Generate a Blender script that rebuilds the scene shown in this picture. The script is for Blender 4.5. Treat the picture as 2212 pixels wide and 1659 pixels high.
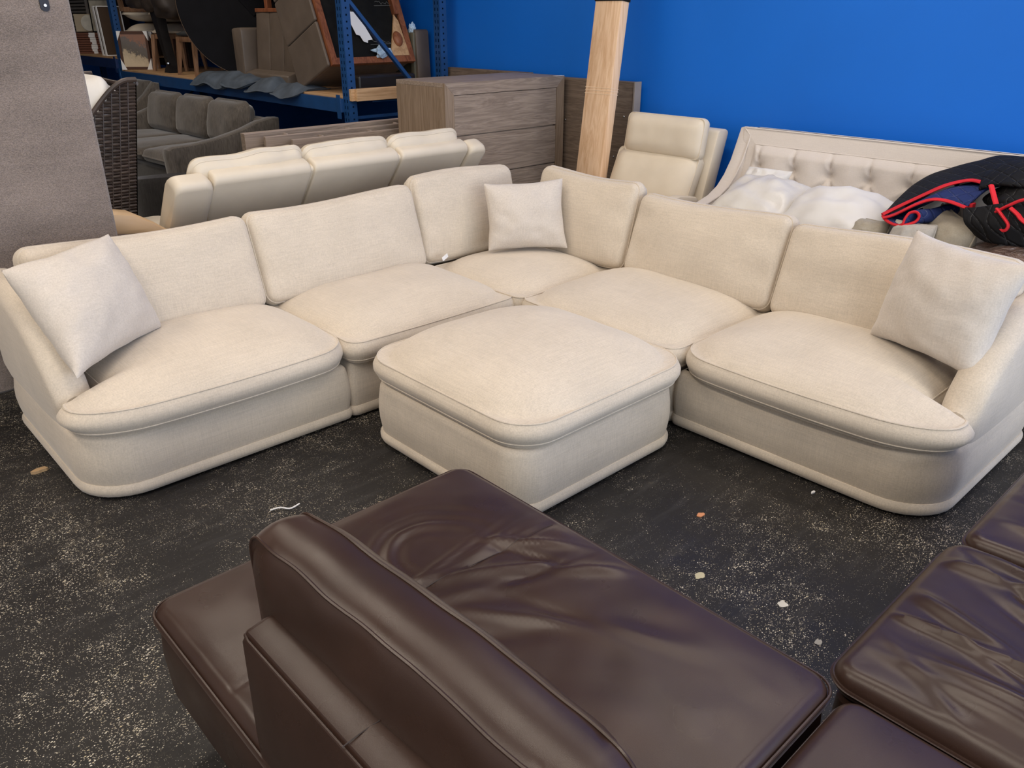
import bpy, bmesh, math, random
from mathutils import Vector, Matrix, noise
random.seed(7)
PI = math.pi
for o in list(bpy.data.objects): bpy.data.objects.remove(o)
SC = bpy.context.scene
COL = SC.collection

# ------------------------------------------------------------------ camera, light, exposure
cam = bpy.data.cameras.new('camera'); camo = bpy.data.objects.new('camera', cam); COL.objects.link(camo)
camo.location = (0, 0, 1.68); camo.rotation_euler = (math.radians(90 - 24.65), 0, math.radians(47 - 90))
cam.sensor_width = 36; cam.lens = 36 * 1730 / 2212; cam.clip_start = .05; cam.clip_end = 60
SC.camera = camo
SC.view_settings.view_transform = 'Standard'; SC.view_settings.look = 'None'
SC.view_settings.gamma = 1; SC.view_settings.use_curve_mapping = False
SC.view_settings.exposure = -0.06
W = bpy.data.worlds.new('world'); SC.world = W; W.use_nodes = True
W.node_tree.nodes['Background'].inputs[0].default_value = (.80, .88, 1, 1)
W.node_tree.nodes['Background'].inputs[1].default_value = 0.5
def area(name, loc, rot, sx, sy, power, colour):
    l = bpy.data.lights.new(name, 'AREA'); l.shape = 'RECTANGLE'; l.size = sx; l.size_y = sy
    l.energy = power; l.color = colour
    o = bpy.data.objects.new(name, l); COL.objects.link(o); o.location = loc; o.rotation_euler = rot
    return o
# ceiling strip lamps and the shop window behind the camera
for x, y in [(1.2, 1.6), (1.4, 5.0), (4.2, -1.6), (4.0, 1.6), (-1.6, 0.4), (-1.6, 4.0), (2.2, 8.6)]:
    area('ceiling_lamp', (x, y, 4.3), (0, 0, 0), .6, 2.6, 90 if x < 0 else 48, (1, .87, .72))
area('window_light', (1.0, -5.4, 1.9), (math.radians(90), 0, 0), 7.0, 3.2, 430, (.84, .91, 1))

# ------------------------------------------------------------------ object helpers
def tag(o, label=None, cat=None, group=None, kind=None):
    if label: o['label'] = label
    if cat: o['category'] = cat
    if group: o['group'] = group
    if kind: o['kind'] = kind
    return o
def wloc(o):
    v = Vector((0, 0, 0))
    while o is not None:
        v += o.location; o = o.parent
    return v
def thing(name, label, cat, loc, group=None):
    o = bpy.data.objects.new(name, None); COL.objects.link(o); o.location = loc
    o.empty_display_size = .1
    return tag(o, label, cat, group)
def obj(name, bm, m, parent=None, smooth=True, label=None, ang=40):
    """link a bmesh given in world coordinates as one object"""
    bmesh.ops.remove_doubles(bm, verts=bm.verts, dist=1e-5)
    bmesh.ops.recalc_face_normals(bm, faces=bm.faces)
    me = bpy.data.meshes.new(name)
    o = bpy.data.objects.new(name, me); COL.objects.link(o)
    if parent is not None:
        o.parent = parent; off = wloc(parent)
    else:
        n = len(bm.verts)
        xs = [v.co.x for v in bm.verts]; ys = [v.co.y for v in bm.verts]; zs = [v.co.z for v in bm.verts]
        off = Vector(((min(xs) + max(xs)) / 2, (min(ys) + max(ys)) / 2, min(zs))); o.location = off
    bmesh.ops.translate(bm, verts=bm.verts, vec=-off)
    if smooth:
        for f in bm.faces: f.smooth = True
        a = math.radians(ang)
        for e in bm.edges:
            if len(e.link_faces) == 2 and e.calc_face_angle(0) > a: e.smooth = False
    bm.to_mesh(me); bm.free()
    if m: me.materials.append(m)
    if label: o['label'] = label
    return o
def copy_tree(o, parent=None):
    c = o.copy(); COL.objects.link(c); c.parent = parent
    for ch in list(o.children): copy_tree(ch, c)
    return c

# ------------------------------------------------------------------ mesh helpers (all add to a bmesh)
def B(): return bmesh.new()
def grid_faces(bm, rows, closed=False):
    n = len(rows[0])
    for a, b in zip(rows, rows[1:]):
        for j in range(n if closed else n - 1):
            k = (j + 1) % n
            try: bm.faces.new((a[j], a[k], b[k], b[j]))
            except ValueError: pass
def cap(bm, ring):
    c = Vector((0, 0, 0))
    for v in ring: c += v.co
    cv = bm.verts.new(c / len(ring))
    for j in range(len(ring)):
        try: bm.faces.new((ring[j], ring[(j + 1) % len(ring)], cv))
        except ValueError: pass
def loft(bm, rings, caps=True):
    R = [[bm.verts.new(p) for p in r] for r in rings]
    grid_faces(bm, R, True)
    if caps: cap(bm, R[0]); cap(bm, R[-1])
def tube(bm, pts, r, n=8, closed=False, rs=None, flat=None):
    pts = [Vector(p) for p in pts]; m = len(pts); rings = []
    up = None
    for i, p in enumerate(pts):
        a = pts[(i - 1) % m] if (closed or i) else p
        b = pts[(i + 1) % m] if (closed or i < m - 1) else p
        t = (b - a).normalized()
        if up is None: up = Vector((0, 0, 1)) if abs(t.z) < .9 else Vector((1, 0, 0))
        s = t.cross(up).normalized(); u = s.cross(t).normalized(); up = u
        rr = rs[i] if rs else r
        fl = flat or 1
        rings.append([bm.verts.new(p + s * rr * math.cos(2 * PI * k / n) + u * rr * fl * math.sin(2 * PI * k / n)) for k in range(n)])
    grid_faces(bm, rings, True)
    if closed:
        grid_faces(bm, [rings[-1], rings[0]], True)
    else:
        cap(bm, rings[0]); cap(bm, rings[-1])
def box(bm, x0, x1, y0, y1, z0, z1, bev=0, M=None):
    r = bmesh.ops.create_cube(bm, size=1)
    vs = r['verts']
    for v in vs:
        v.co = Vector(((x0 + x1) / 2 + v.co.x * (x1 - x0), (y0 + y1) / 2 + v.co.y * (y1 - y0), (z0 + z1) / 2 + v.co.z * (z1 - z0)))
    if bev:
        es = list({e for v in vs for e in v.link_edges})
        q = bmesh.ops.bevel(bm, geom=es, offset=bev, segments=2, affect='EDGES', profile=.5)
        vs = list({v for f in q['faces'] for v in f.verts} | {v for v in vs if v.is_valid})
    if M is not None:
        for v in vs: v.co = M @ v.co
    return vs
def prism(bm, poly, ax, a0, a1, bev=0):
    """extrude a 2d polygon: ax=0 -> poly in (y,z) along x, 1 -> (x,z) along y, 2 -> (x,y) along z"""
    def P(p, a): return ((a, p[0], p[1]), (p[0], a, p[1]), (p[0], p[1], a))[ax]
    r0 = [bm.verts.new(P(p, a0)) for p in poly]; r1 = [bm.verts.new(P(p, a1)) for p in poly]
    fs = [bm.faces.new(r0), bm.faces.new(r1)]
    for i in range(len(poly)):
        j = (i + 1) % len(poly); fs.append(bm.faces.new((r0[i], r0[j], r1[j], r1[i])))
    if bev:
        es = list({e for f in fs[:2] for e in f.edges})
        bmesh.ops.recalc_face_normals(bm, faces=fs)
        bmesh.ops.bevel(bm, geom=es, offset=bev, segments=2, affect='EDGES', profile=.5)
def frame(o, x, y):
    """matrix with local x, y along the given directions (z = x cross y)"""
    x = Vector(x).normalized(); z = x.cross(Vector(y)).normalized(); y = z.cross(x)
    return Matrix(((x.x, y.x, z.x, o[0]), (x.y, y.y, z.y, o[1]), (x.z, y.z, z.z, o[2]), (0, 0, 0, 1)))
def xf(bm, M):
    for v in bm.verts: v.co = M @ v.co
def fn(x, y, z=0.0, s=1.0, seed=0.0):
    return noise.noise(Vector((x * s + seed, y * s - seed * .7, z * s + seed * 1.3)))
def sm(a, b, x):
    t = min(1, max(0, (x - a) / (b - a))); return t * t * (3 - 2 * t)
def spaced(h, n, edge):
    """n+1 positions over [-h,h], denser within edge of both ends"""
    k = max(4, n // 5); out = [-h + edge * (i / k) ** 1.4 for i in range(k)]
    m = n - 2 * k
    mid = [-h + edge + (2 * h - 2 * edge) * i / m for i in range(m + 1)]
    return out + mid + [-q for q in reversed(out)]
def pad(bm, hx, hy, rc, z0, z1, r, crown=0., nx=26, ny=26, bulge=.0, hf=None, pipe=0., seams=('top',), deform=None, pw=2.0, bcrown=0.):
    """a cushion: rounded-rectangle plan, rolled edges, crowned top, bulging band; pipe = piping radius"""
    ed = min(max(rc, r) * 1.0, hx * .45, hy * .45)
    X, Y = spaced(hx, nx, ed), spaced(hy, ny, ed)
    rc = min(rc, hx * .98, hy * .98)
    def plan(x, y):
        cx = max(-hx + rc, min(hx - rc, x)); cy = max(-hy + rc, min(hy - rc, y))
        dx, dy = x - cx, y - cy
        if dx and dy:
            l = math.hypot(dx, dy); q = max(abs(dx), abs(dy)) / l
            dx *= q; dy *= q
            e = rc - math.hypot(dx, dy)
        else: e = min(hx - abs(x), hy - abs(y))
        return cx + dx, cy + dy, max(e, 0)
    T = []
    def top(sign, zb, cr, keep):
        rows = []
        for x in X:
            row = []
            for y in Y:
                px, py, e = plan(x, y)
                if cr > 0 and r <= .025 and pw <= 3:
                    L = min(hx, hy) * min(1, 2.3 / pw)
                    u = 1 - min(1, (hx - abs(px)) / L); v = 1 - min(1, (hy - abs(py)) / L)
                    ts = 1 - (u ** 3.5 + v ** 3.5) ** (1 / 3.5); te = e / L
                    t = max(0, min(1, min(ts, te) if te < .12 else (ts if ts < te else te)))
                    z = -r + (r + cr) * (1 - (1 - t) ** 2.3) ** .72
                else:
                    d = r - e
                    z = -r + (math.sqrt(max(r * r - d * d, 0)) if d > 0 else r)
                    z += cr * (max(0, 1 - abs(px / hx) ** pw) * max(0, 1 - abs(py / hy) ** pw)) ** .8
                if hf and sign > 0: z += hf(px, py) * sm(0, r + .04, e)
                row.append(bm.verts.new((px, py, zb + sign * z)))
            rows.append(row)
        grid_faces(bm, rows)
        ring = [rows[i][0] for i in range(len(X))] + [rows[-1][j] for j in range(1, len(Y))] + \
               [rows[i][-1] for i in range(len(X) - 2, -1, -1)] + [rows[0][j] for j in range(len(Y) - 2, 0, -1)]
        return ring
    vs0 = len(bm.verts)
    rt = top(1, z1, crown, True); rb = top(-1, z0, bcrown, False)
    ns = 5; rows = [rt]
    cen = [v.co.copy() for v in rt]
    nrm = []
    m = len(cen)
    for i in range(m):
        t = cen[(i + 1) % m] - cen[i - 1]; q = Vector((t.y, -t.x, 0))
        nrm.append(q.normalized() if q.length else Vector((0, 0, 0)))
    for k in range(1, ns):
        t = k / ns
        rows.append([bm.verts.new((a.co.x + q.x * bulge * math.sin(PI * t), a.co.y + q.y * bulge * math.sin(PI * t), a.co.z * (1 - t) + b.co.z * t)) for a, b, q in zip(rt, rb, nrm)])
    rows.append(rb); grid_faces(bm, rows, True)
    if pipe:
        for s in seams:
            ring = rt if s == 'top' else rb
            tube(bm, [v.co + q * pipe * .3 for v, q in zip([w for w in ring], nrm)], pipe, 6, True)
    if deform:
        for v in bm.verts: v.co = Vector(deform(v.co.x, v.co.y, v.co.z))
def pillow(bm, P, th, n=22, pinch=.07, wr=.006, seed=0., pipe=0.):
    """knife-edge pillow through four corner points P = (bl, br, tr, tl)"""
    P = [Vector(p) for p in P]; nz = (P[1] - P[0]).cross(P[3] - P[0]).normalized()
    def at(u, v): return P[0] * (1 - u) * (1 - v) + P[1] * u * (1 - v) + P[2] * u * v + P[3] * (1 - u) * v
    def side(s):
        rows = []
        for i in range(n + 1):
            row = []
            for j in range(n + 1):
                a = -math.cos(PI * i / n); b = -math.cos(PI * j / n)
                a = a * .55 + (2 * i / n - 1) * .45; b = b * .55 + (2 * j / n - 1) * .45
                q_ = 1 - .015 * (a * b) ** 8; x = a * q_ * (1 - pinch * (1 - b * b) * abs(a) + .022 * fn(b * 2.1, a, s * 0, 1, seed + 2) * a * a); y = b * q_ * (1 - pinch * (1 - a * a) * abs(b) + .022 * fn(a * 2.1, b, 0, 1, seed + 6) * b * b)
                f = max(0, (1 - a * a) * (1 - b * b)) ** .5
                w = wr * fn(a * 2.2, b * 2.2, s, 1.3, seed) * 2 + wr * 1.2 * fn(a * 5, b * 5, s, 1.0, seed + 5) * (1 - f * .6)
                e = max(abs(a), abs(b))
                p = at((x + 1) / 2, (y + 1) / 2) + nz * s * (th * f + w * min(1, f * 2))
                row.append(bm.verts.new(p))
            rows.append(row)
        grid_faces(bm, rows)
        return rows
    R = side(1); side(-1)
    if pipe:
        ring = [R[i][0].co for i in range(n)] + [R[-1][j].co for j in range(n)] + [R[i][-1].co for i in range(n, 0, -1)] + [R[0][j].co for j in range(n, 0, -1)]
        tube(bm, ring, pipe, 6, True)
def rpoly(pts, K=6, M=5):
    """rounded polygon outline from (x, y, r) corners, counter-clockwise"""
    n = len(pts); arcs = []
    for i in range(n):
        p = Vector(pts[i][:2]); a = (Vector(pts[i - 1][:2]) - p); b = (Vector(pts[(i + 1) % n][:2]) - p)
        a.normalize(); b.normalize(); r = max(pts[i][2], 1e-4)
        h = math.acos(max(-1, min(1, a.dot(b)))) / 2; d = r / math.tan(h)
        c = p + (a + b).normalized() * (r / math.sin(h))
        s, e = p + a * d - c, p + b * d - c
        a0 = math.atan2(s.y, s.x); a1 = math.atan2(e.y, e.x); da = (a1 - a0 + PI) % (2 * PI) - PI
        arcs.append([c + Vector((math.cos(a0 + da * k / K), math.sin(a0 + da * k / K))) * r for k in range(K + 1)])
    out = []
    for i in range(n):
        out += arcs[i]
        s, e = arcs[i][-1], arcs[(i + 1) % n][0]
        out += [s + (e - s) * k / M for k in range(1, M)]
    return out
def inset(poly, d):
    m = len(poly); out = []
    for i in range(m):
        t = poly[(i + 1) % m] - poly[i - 1]
        nn = Vector((-t.y, t.x)); nn = nn.normalized() if nn.length else nn
        out.append(poly[i] + nn * d)
    return out
def solid(bm, outline, prof):
    """stack of inset outlines: prof = [(inset, z)...]"""
    loft(bm, [[(p.x, p.y, z) for p in inset(outline, d)] for d, z in prof])
def round_prof(z0, z1, r0, r1, bulge=0, n=4):
    pr = [(r0 + .03, z0)] if r0 else [(0.02, z0)]
    for k in range(n + 1):
        a = PI / 2 * k / n; pr.append((r0 * (1 - math.sin(a)), z0 + r0 * (1 - math.cos(a))))
    for k in (1, 2, 3): pr.append((-bulge * math.sin(PI * k / 4), z0 + r0 + (z1 - r1 - z0 - r0) * k / 4))
    for k in range(n + 1):
        a = PI / 2 * k / n; pr.append((r1 * (1 - math.cos(a)), z1 - r1 + r1 * math.sin(a)))
    pr.append((r1 + .03, z1))
    return pr

# ------------------------------------------------------------------ materials
class NT:
    def __init__(s, name, **kw):
        s.m = bpy.data.materials.new(name); s.m.use_nodes = True; s.t = s.m.node_tree
        s.b = s.t.nodes['Principled BSDF']
        for k, v in kw.items(): s.set(k.replace('_', ' '), v)
        s.co = None
    def set(s, k, v):
        if k in s.b.inputs:
            if isinstance(v, tuple) and len(v) == 3: v = (*v, 1)
            s.b.inputs[k].default_value = v
    def n(s, ty, **kw):
        q = s.t.nodes.new(ty)
        for k, v in kw.items(): setattr(q, k, v)
        return q
    def l(s, a, b): s.t.links.new(a, b)
    def coord(s, scale=(1, 1, 1), rot=(0, 0, 0), kind='Object'):
        if s.co is None: s.co = s.n('ShaderNodeTexCoord')
        mp = s.n('ShaderNodeMapping'); mp.inputs['Scale'].default_value = scale; mp.inputs['Rotation'].default_value = rot
        s.l(s.co.outputs[kind], mp.inputs['Vector']); return mp.outputs[0]
    def noise(s, scale, vec=None, detail=3, rough=.5, dist=0.):
        q = s.n('ShaderNodeTexNoise'); q.inputs['Scale'].default_value = scale; q.inputs['Detail'].default_value = detail
        q.inputs['Roughness'].default_value = rough; q.inputs['Distortion'].default_value = dist
        s.l(vec if vec is not None else s.coord(), q.inputs['Vector']); return q.outputs['Fac']
    def voro(s, scale, vec=None, feature='F1', out='Distance', rand=1.):
        q = s.n('ShaderNodeTexVoronoi', feature=feature); q.inputs['Scale'].default_value = scale
        q.inputs['Randomness'].default_value = rand
        s.l(vec if vec is not None else s.coord(), q.inputs['Vector']); return q.outputs[out]
    def ramp(s, fac, stops):
        q = s.n('ShaderNodeValToRGB'); e = q.color_ramp.elements
        while len(e) < len(stops): e.new(.5)
        for el, (p, c) in zip(e, stops):
            el.position = p; el.color = (c, c, c, 1) if not isinstance(c, tuple) else (*c, 1)
        s.l(fac, q.inputs[0]); return q.outputs[0]
    def math(s, op, a, b=0.):
        q = s.n('ShaderNodeMath', operation=op)
        for i, v in enumerate((a, b)):
            if hasattr(v, 'is_linked'): s.l(v, q.inputs[i])
            else: q.inputs[i].default_value = v
        return q.outputs[0]
    def mix(s, fac, a, b, ty='MIX'):
        q = s.n('ShaderNodeMix', data_type='RGBA', blend_type=ty)
        for i, v in ((0, fac), (6, a), (7, b)):
            if hasattr(v, 'is_linked'): s.l(v, q.inputs[i])
            else: q.inputs[i].default_value = v if not isinstance(v, tuple) else (*v, 1)
        return q.outputs[2]
    def col(s, c): s.l(c, s.b.inputs['Base Color'])
    def bump(s, h, strength=.2, dist=.01):
        q = s.n('ShaderNodeBump'); q.inputs['Strength'].default_value = strength; q.inputs['Distance'].default_value = dist
        s.l(h, q.inputs['Height']); s.l(q.outputs[0], s.b.inputs['Normal'])
def dk(c, f): return tuple(x * f for x in c)
def m_linen(name, c, fine=1.0, contrast=.25, mott=.12, sheen=.25, rough=.85):
    t = NT(name, Roughness=rough, Sheen_Weight=sheen, Sheen_Roughness=.5, Specular_IOR_Level=.2)
    a = t.noise(1, t.coord((9 * fine, 210 * fine, 210 * fine)), 2)
    b = t.noise(1, t.coord((210 * fine, 9 * fine, 210 * fine)), 2)
    d = t.noise(1, t.coord((210 * fine, 210 * fine, 9 * fine)), 2)
    w = t.math('ADD', t.math('ADD', a, b), d); w = t.math('MULTIPLY', w, 1 / 3)
    big = t.noise(5, None, 3)
    c1 = t.mix(t.ramp(w, [(.36, 0.), (.62, 1.)]), dk(c, 1 - contrast), dk(c, 1 + contrast * .5))
    c2 = t.mix(t.ramp(big, [(.3, 0.), (.7, 1.)]), dk(c, 1 - mott), dk(c, 1 + mott * .4))
    t.col(t.mix(.5, c1, c2)); t.bump(w, .4, .003)
    return t.m
def m_chenille(name, c, v=.35):
    t = NT(name, Roughness=.9, Sheen_Weight=.5, Sheen_Roughness=.4, Specular_IOR_Level=.1)
    a = t.noise(1, t.coord((90, 90, 14)), 3); b = t.noise(6, None, 4); f = t.noise(160, None, 2)
    k = t.math('ADD', t.math('MULTIPLY', a, .5), t.math('MULTIPLY', b, .5))
    t.col(t.mix(t.ramp(k, [(.35, 0.), (.65, 1.)]), dk(c, 1 - v), dk(c, 1 + v))); t.bump(f, .4, .004)
    return t.m
def m_leather(name, c, rough=.4, v=.16, bump=.07, spec=.5, scale=650):
    t = NT(name, Roughness=rough, Specular_IOR_Level=spec)
    big = t.noise(4.5, None, 4, .55); cell = t.voro(scale, None, 'DISTANCE_TO_EDGE'); fine = t.noise(35, None, 3)
    t.col(t.mix(t.ramp(big, [(.3, 0.), (.72, 1.)]), dk(c, 1 - v), dk(c, 1 + v)))
    h = t.math('ADD', t.math('MULTIPLY', t.ramp(cell, [(0., 0.), (.25, 1.)]), .35), t.math('MULTIPLY', fine, .3))
    t.bump(h, bump, .004)
    t.l(t.ramp(t.noise(7, None, 3), [(.3, rough * .85), (.7, rough * 1.2)]), t.b.inputs['Roughness'])
    return t.m
def m_wood(name, c1, c2, axis=0, scale=1., rough=.5, ring=6., contrast=1.):
    t = NT(name, Roughness=rough, Specular_IOR_Level=.35)
    s = [14 * scale] * 3; s[axis] = 1.1 * scale
    v = t.coord(tuple(s)); n0 = t.noise(1, v, 4, .6, .6)
    s2 = [60 * scale] * 3; s2[axis] = 2.5 * scale
    g = t.noise(1, t.coord(tuple(s2)), 3)
    q = t.math('MULTIPLY', n0, ring); fr = t.math('FRACT', q); tri = t.math('ABSOLUTE', t.math('SUBTRACT', fr, .5))
    k = t.math('ADD', t.math('MULTIPLY', tri, 1.1 * contrast), t.math('MULTIPLY', g, .75))
    t.col(t.mix(t.ramp(k, [(.2, 0.), (.85, 1.)]), c1, c2)); t.bump(k, .15, .002)
    return t.m
def m_plain(name, c, rough=.6, v=.08, metal=0., spec=.4, bump=0.):
    t = NT(name, Roughness=rough, Metallic=metal, Specular_IOR_Level=spec)
    nz = t.noise(9, None, 4)
    t.col(t.mix(t.ramp(nz, [(.3, 0.), (.7, 1.)]), dk(c, 1 - v), dk(c, 1 + v)))
    if bump: t.bump(t.noise(120, None, 3), bump, .003)
    return t.m

LINEN = m_linen('beige_linen', (.61, .53, .43))
LINEN_P = m_linen('beige_linen_pillow', (.60, .54, .475), contrast=.22)
LEA = m_leather('brown_leather', (.038, .020, .0145), .30, spec=.42)
STITCH = m_plain('brown_stitching', (.035, .022, .018), .6)
CREAM = m_leather('cream_leather', (.68, .60, .48), .45, .05, .06, .4)
TAN = m_leather('tan_leather', (.54, .37, .21), .4, .05, .05, .4)
TUFT = m_linen('pale_upholstery', (.66, .60, .545), 1.3, .10, .05)
WHITE = m_plain('white_cotton', (.70, .68, .65), .8, .03, bump=.1)
GREYF = m_chenille('grey_chenille', (.115, .10, .086))
GREYD = m_chenille('dark_grey_weave', (.035, .032, .031), .3)
CARPET = None
def m_carpet():
    t = NT('taupe_pile', Roughness=.95, Sheen_Weight=.4, Specular_IOR_Level=.1)
    a = t.noise(1, t.coord((190, 190, 330), (0, .6, 0)), 3, .6); b = t.noise(1, t.coord((3, 3, 9)), 3); c = (.275, .222, .19)
    k = t.math('ADD', t.math('MULTIPLY', a, .7), t.math('MULTIPLY', b, .3))
    t.col(t.mix(t.ramp(k, [(.34, 0.), (.66, 1.)]), dk(c, .56), dk(c, 1.36))); t.bump(a, .8, .008)
    return t.m
CARPET = m_carpet()
OAK = m_wood('grey_brown_oak_x', (.19, .145, .115), (.345, .275, .22), 0, 1.25, .5, 7., .8)
OAKZ = m_wood('grey_brown_oak_z', (.19, .135, .09), (.29, .215, .155), 2, 1.25, .5, 5., .8)
OAKY = m_wood('grey_brown_oak_y', (.11, .08, .06), (.225, .17, .13), 1, 1.25, .5, 7., .8)
PINE = m_wood('raw_pine_z', (.62, .38, .21), (.84, .60, .40), 2, 1.0, .65, 4, .7)
PINEX = m_wood('raw_pine_x', (.50, .29, .14), (.72, .47, .26), 0, 1.2, .65, 4)
PLY = m_wood('plywood', (.38, .21, .10), (.58, .36, .19), 1, .8, .6, 4)
REDW = m_wood('red_brown_wood', (.13, .04, .018), (.28, .10, .045), 2, 1.2, .45, 4)
CHAIRW = m_wood('chair_wood', (.16, .085, .045), (.30, .17, .10), 2, 1.5, .5, 4)
BLUE = m_plain('rack_blue_paint', (.010, .062, .20), .45, .12, 0, .5)
NAVYP = m_plain('rack_navy_paint', (.012, .03, .11), .45, .15)
BLACK = m_plain('black_cloth', (.009, .009, .009), .85, .25, 0, .15, bump=.2)
BLACKL = m_leather('black_leather', (.013, .011, .011), .4)
BLACKP = m_plain('black_board', (.006, .006, .008), .8, .15, 0, .12)
GREYL = m_leather('grey_brown_leather', (.13, .10, .078), .5, .14, .08)
OLIVE = m_leather('olive_grey_leather', (.13, .12, .085), .5, .2, .08)
DARKM = m_plain('dark_metal', (.02, .02, .025), .4, .1, .6)
SLATE = m_plain('slate_blue_felt', (.075, .095, .125), .95, .25, bump=.3)
PAPER = m_plain('white_paper', (.85, .85, .85), .7, .02)
RED = m_plain('red_binding', (.62, .012, .022), .7, .12, bump=.2)

# ------------------------------------------------------------------ the setting
def struct(name, bm, m, **k):
    return tag(obj(name, bm, m, smooth=False, **k), kind='structure')
def m_floor():
    t = NT('speckled_black_floor', Roughness=.5, Specular_IOR_Level=.3)
    co = t.coord()
    big = t.noise(1.1, co, 5, .6, .4); mid = t.noise(6, co, 5, .65); streak = t.noise(1, t.coord((3, 26, 1), (0, 0, .6)), 4, .6)
    base = t.mix(t.ramp(big, [(.35, 0.), (.65, 1.)]), (.011, .010, .010), (.021, .019, .018))
    base = t.mix(t.math('MULTIPLY', t.ramp(streak, [(.52, 0.), (.8, 1.)]), .5), base, (.055, .052, .050))
    dens = t.math('ADD', t.math('MULTIPLY', t.noise(1.6, co, 4, .6), .5), t.math('MULTIPLY', t.noise(11, co, 5, .7), .5))
    def specks(scale, lo, hi, c, c2, strength):
        q = t.n('ShaderNodeTexVoronoi'); q.inputs['Scale'].default_value = scale; t.l(t.coord((1, 1.6, 1), (0, 0, .75)), q.inputs['Vector'])
        rnd = t.n('ShaderNodeSeparateColor'); t.l(q.outputs['Color'], rnd.inputs[0])
        th = t.math('MULTIPLY', t.ramp(dens, [(lo, .12), (hi, 1.)]), strength)
        th = t.math('MULTIPLY', th, t.math('POWER', rnd.outputs[0], 2.2))
        return t.math('LESS_THAN', q.outputs['Distance'], th), t.mix(rnd.outputs[1], c, c2)
    for sp in (specks(230, .38, .60, (.36, .31, .24), (.50, .46, .38), .60), specks(120, .38, .62, (.50, .42, .27), (.66, .62, .54), .50), specks(46, .42, .68, (.55, .45, .28), (.66, .63, .56), .26)):
        base = t.mix(sp[0], base, sp[1])
    dust = t.math('MULTIPLY', t.ramp(t.noise(3.1, co, 10, .8), [(.60, 0.), (.80, 1.)]), .5)
    base = t.mix(dust, base, (.30, .25, .17))
    t.col(base); t.l(t.ramp(mid, [(.3, .36), (.7, .62)]), t.b.inputs['Roughness'])
    t.bump(t.noise(70, co, 4), .12, .004)
    return t.m
def m_wall():
    t = NT('blue_wall_paint', Roughness=.5, Specular_IOR_Level=.4)
    n = t.noise(1.5, None, 4); c = (.004, .155, .68)
    t.col(t.mix(n, dk(c, .9), dk(c, 1.08))); t.bump(t.noise(90, None, 3), .06, .003)
    return t.m
bm = B(); box(bm, -4, 5.2, -5.6, 18, -.1, 0); struct('floor', bm, m_floor())
bm = B(); box(bm, 5.0, 5.2, -5.6, 18, 0, 4.8); struct('wall_right', bm, m_wall())
bm = B(); box(bm, -4, 5.2, 18, 18.2, 0, 4.8); struct('wall_far', bm, m_plain('far_wall_paint', (.03, .03, .035), .8))
bm = B(); box(bm, -4.2, -4, -5.6, 18.2, 0, 4.8); struct('wall_left', bm, m_plain('left_wall_paint', (.66, .63, .60), .8))
bm = B(); box(bm, -4.2, 5.2, -5.6, 18.2, 4.8, 4.9); struct('ceiling', bm, m_plain('ceiling_paint', (.62, .61, .59), .8))

# ------------------------------------------------------------------ beige sectional sofa
sec = thing('sectional_sofa', 'large beige linen L-shaped sectional sofa wrapped around the square ottoman', 'sofa', (2.9, 3.1, 0))
LB = lambda s, t, z: (.58 + s, 2.885 + t, z)
RB = lambda s, t, z: (2.715 + t, .725 + s, z)
def mapped(bm, f):
    for v in bm.verts: v.co = Vector(f(*v.co))
def section(s0, s1, depth, f, arm=False, name='section', back=True):
    """one module in wing coordinates: s along the wing, t from the front edge backwards"""
    g = .004
    R = .21 if arm else .03
    pts = [(s0 + g, 0, R), (s1 - g, 0, .03), (s1 - g, depth, .05), (s0 + g, depth, .12 if arm else .05)]
    ol = rpoly(pts, 8, 14)
    bm = B(); solid(bm, ol, round_prof(.055, .275, .01, .035, .012)); mapped(bm, f)
    o = obj(name, bm, LINEN, sec)
    bm = B(); solid(bm, ol, [(.04, .008), (.012, .008), (-.004, .016), (-.011, .032), (-.011, .048), (-.003, .062), (.02, .064)]); mapped(bm, f)
    obj('plinth', bm, LINEN, o)
    if back:
        bm = B(); solid(bm, rpoly([(s0 + g + (.1 if arm else 0), depth - .20, .04), (s1 - g, depth - .20, .04), (s1 - g, depth, .05), (s0 + g + (.1 if arm else 0), depth, .05)], 5, 4), round_prof(.26, .66, .01, .05, .0)); mapped(bm, f)
        obj('back_frame', bm, LINEN, o)
    return o
def seat_cushion(o, s0, s1, t0, t1, f, tee=0, seed=0., crown=.072):
    bm = B(); hx, hy = (s1 - s0) / 2, (t1 - t0) / 2
    def hf(x, y): return .010 * fn(x, y, 0, 2.2, seed) + .004 * fn(x, y, 0, 7, seed)
    def de(x, y, z):
        if tee:
            k = 1 - sm(-hy + .19, -hy + .27, y)
            wgt = max(0, (hx - x) / (2 * hx)) ** 5
            x -= tee * wgt * k
            y += -.012 * (1 - (x / hx) ** 2) + .05 * wgt * k * 0
        y -= .012 * (1 - min(1, abs(x / hx)) ** 2) * (1 - sm(-hy, hy * .3, y))
        return (x + (s0 + s1) / 2, y + (t0 + t1) / 2, z)
    pad(bm, hx, hy, .15 if tee else .065, .276, .402, .020, crown, 34, 34, .020, hf, .0032, ('top', 'bottom'), de, 2.6)
    mapped(bm, f); return obj('seat_cushion', bm, LINEN, o)
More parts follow.
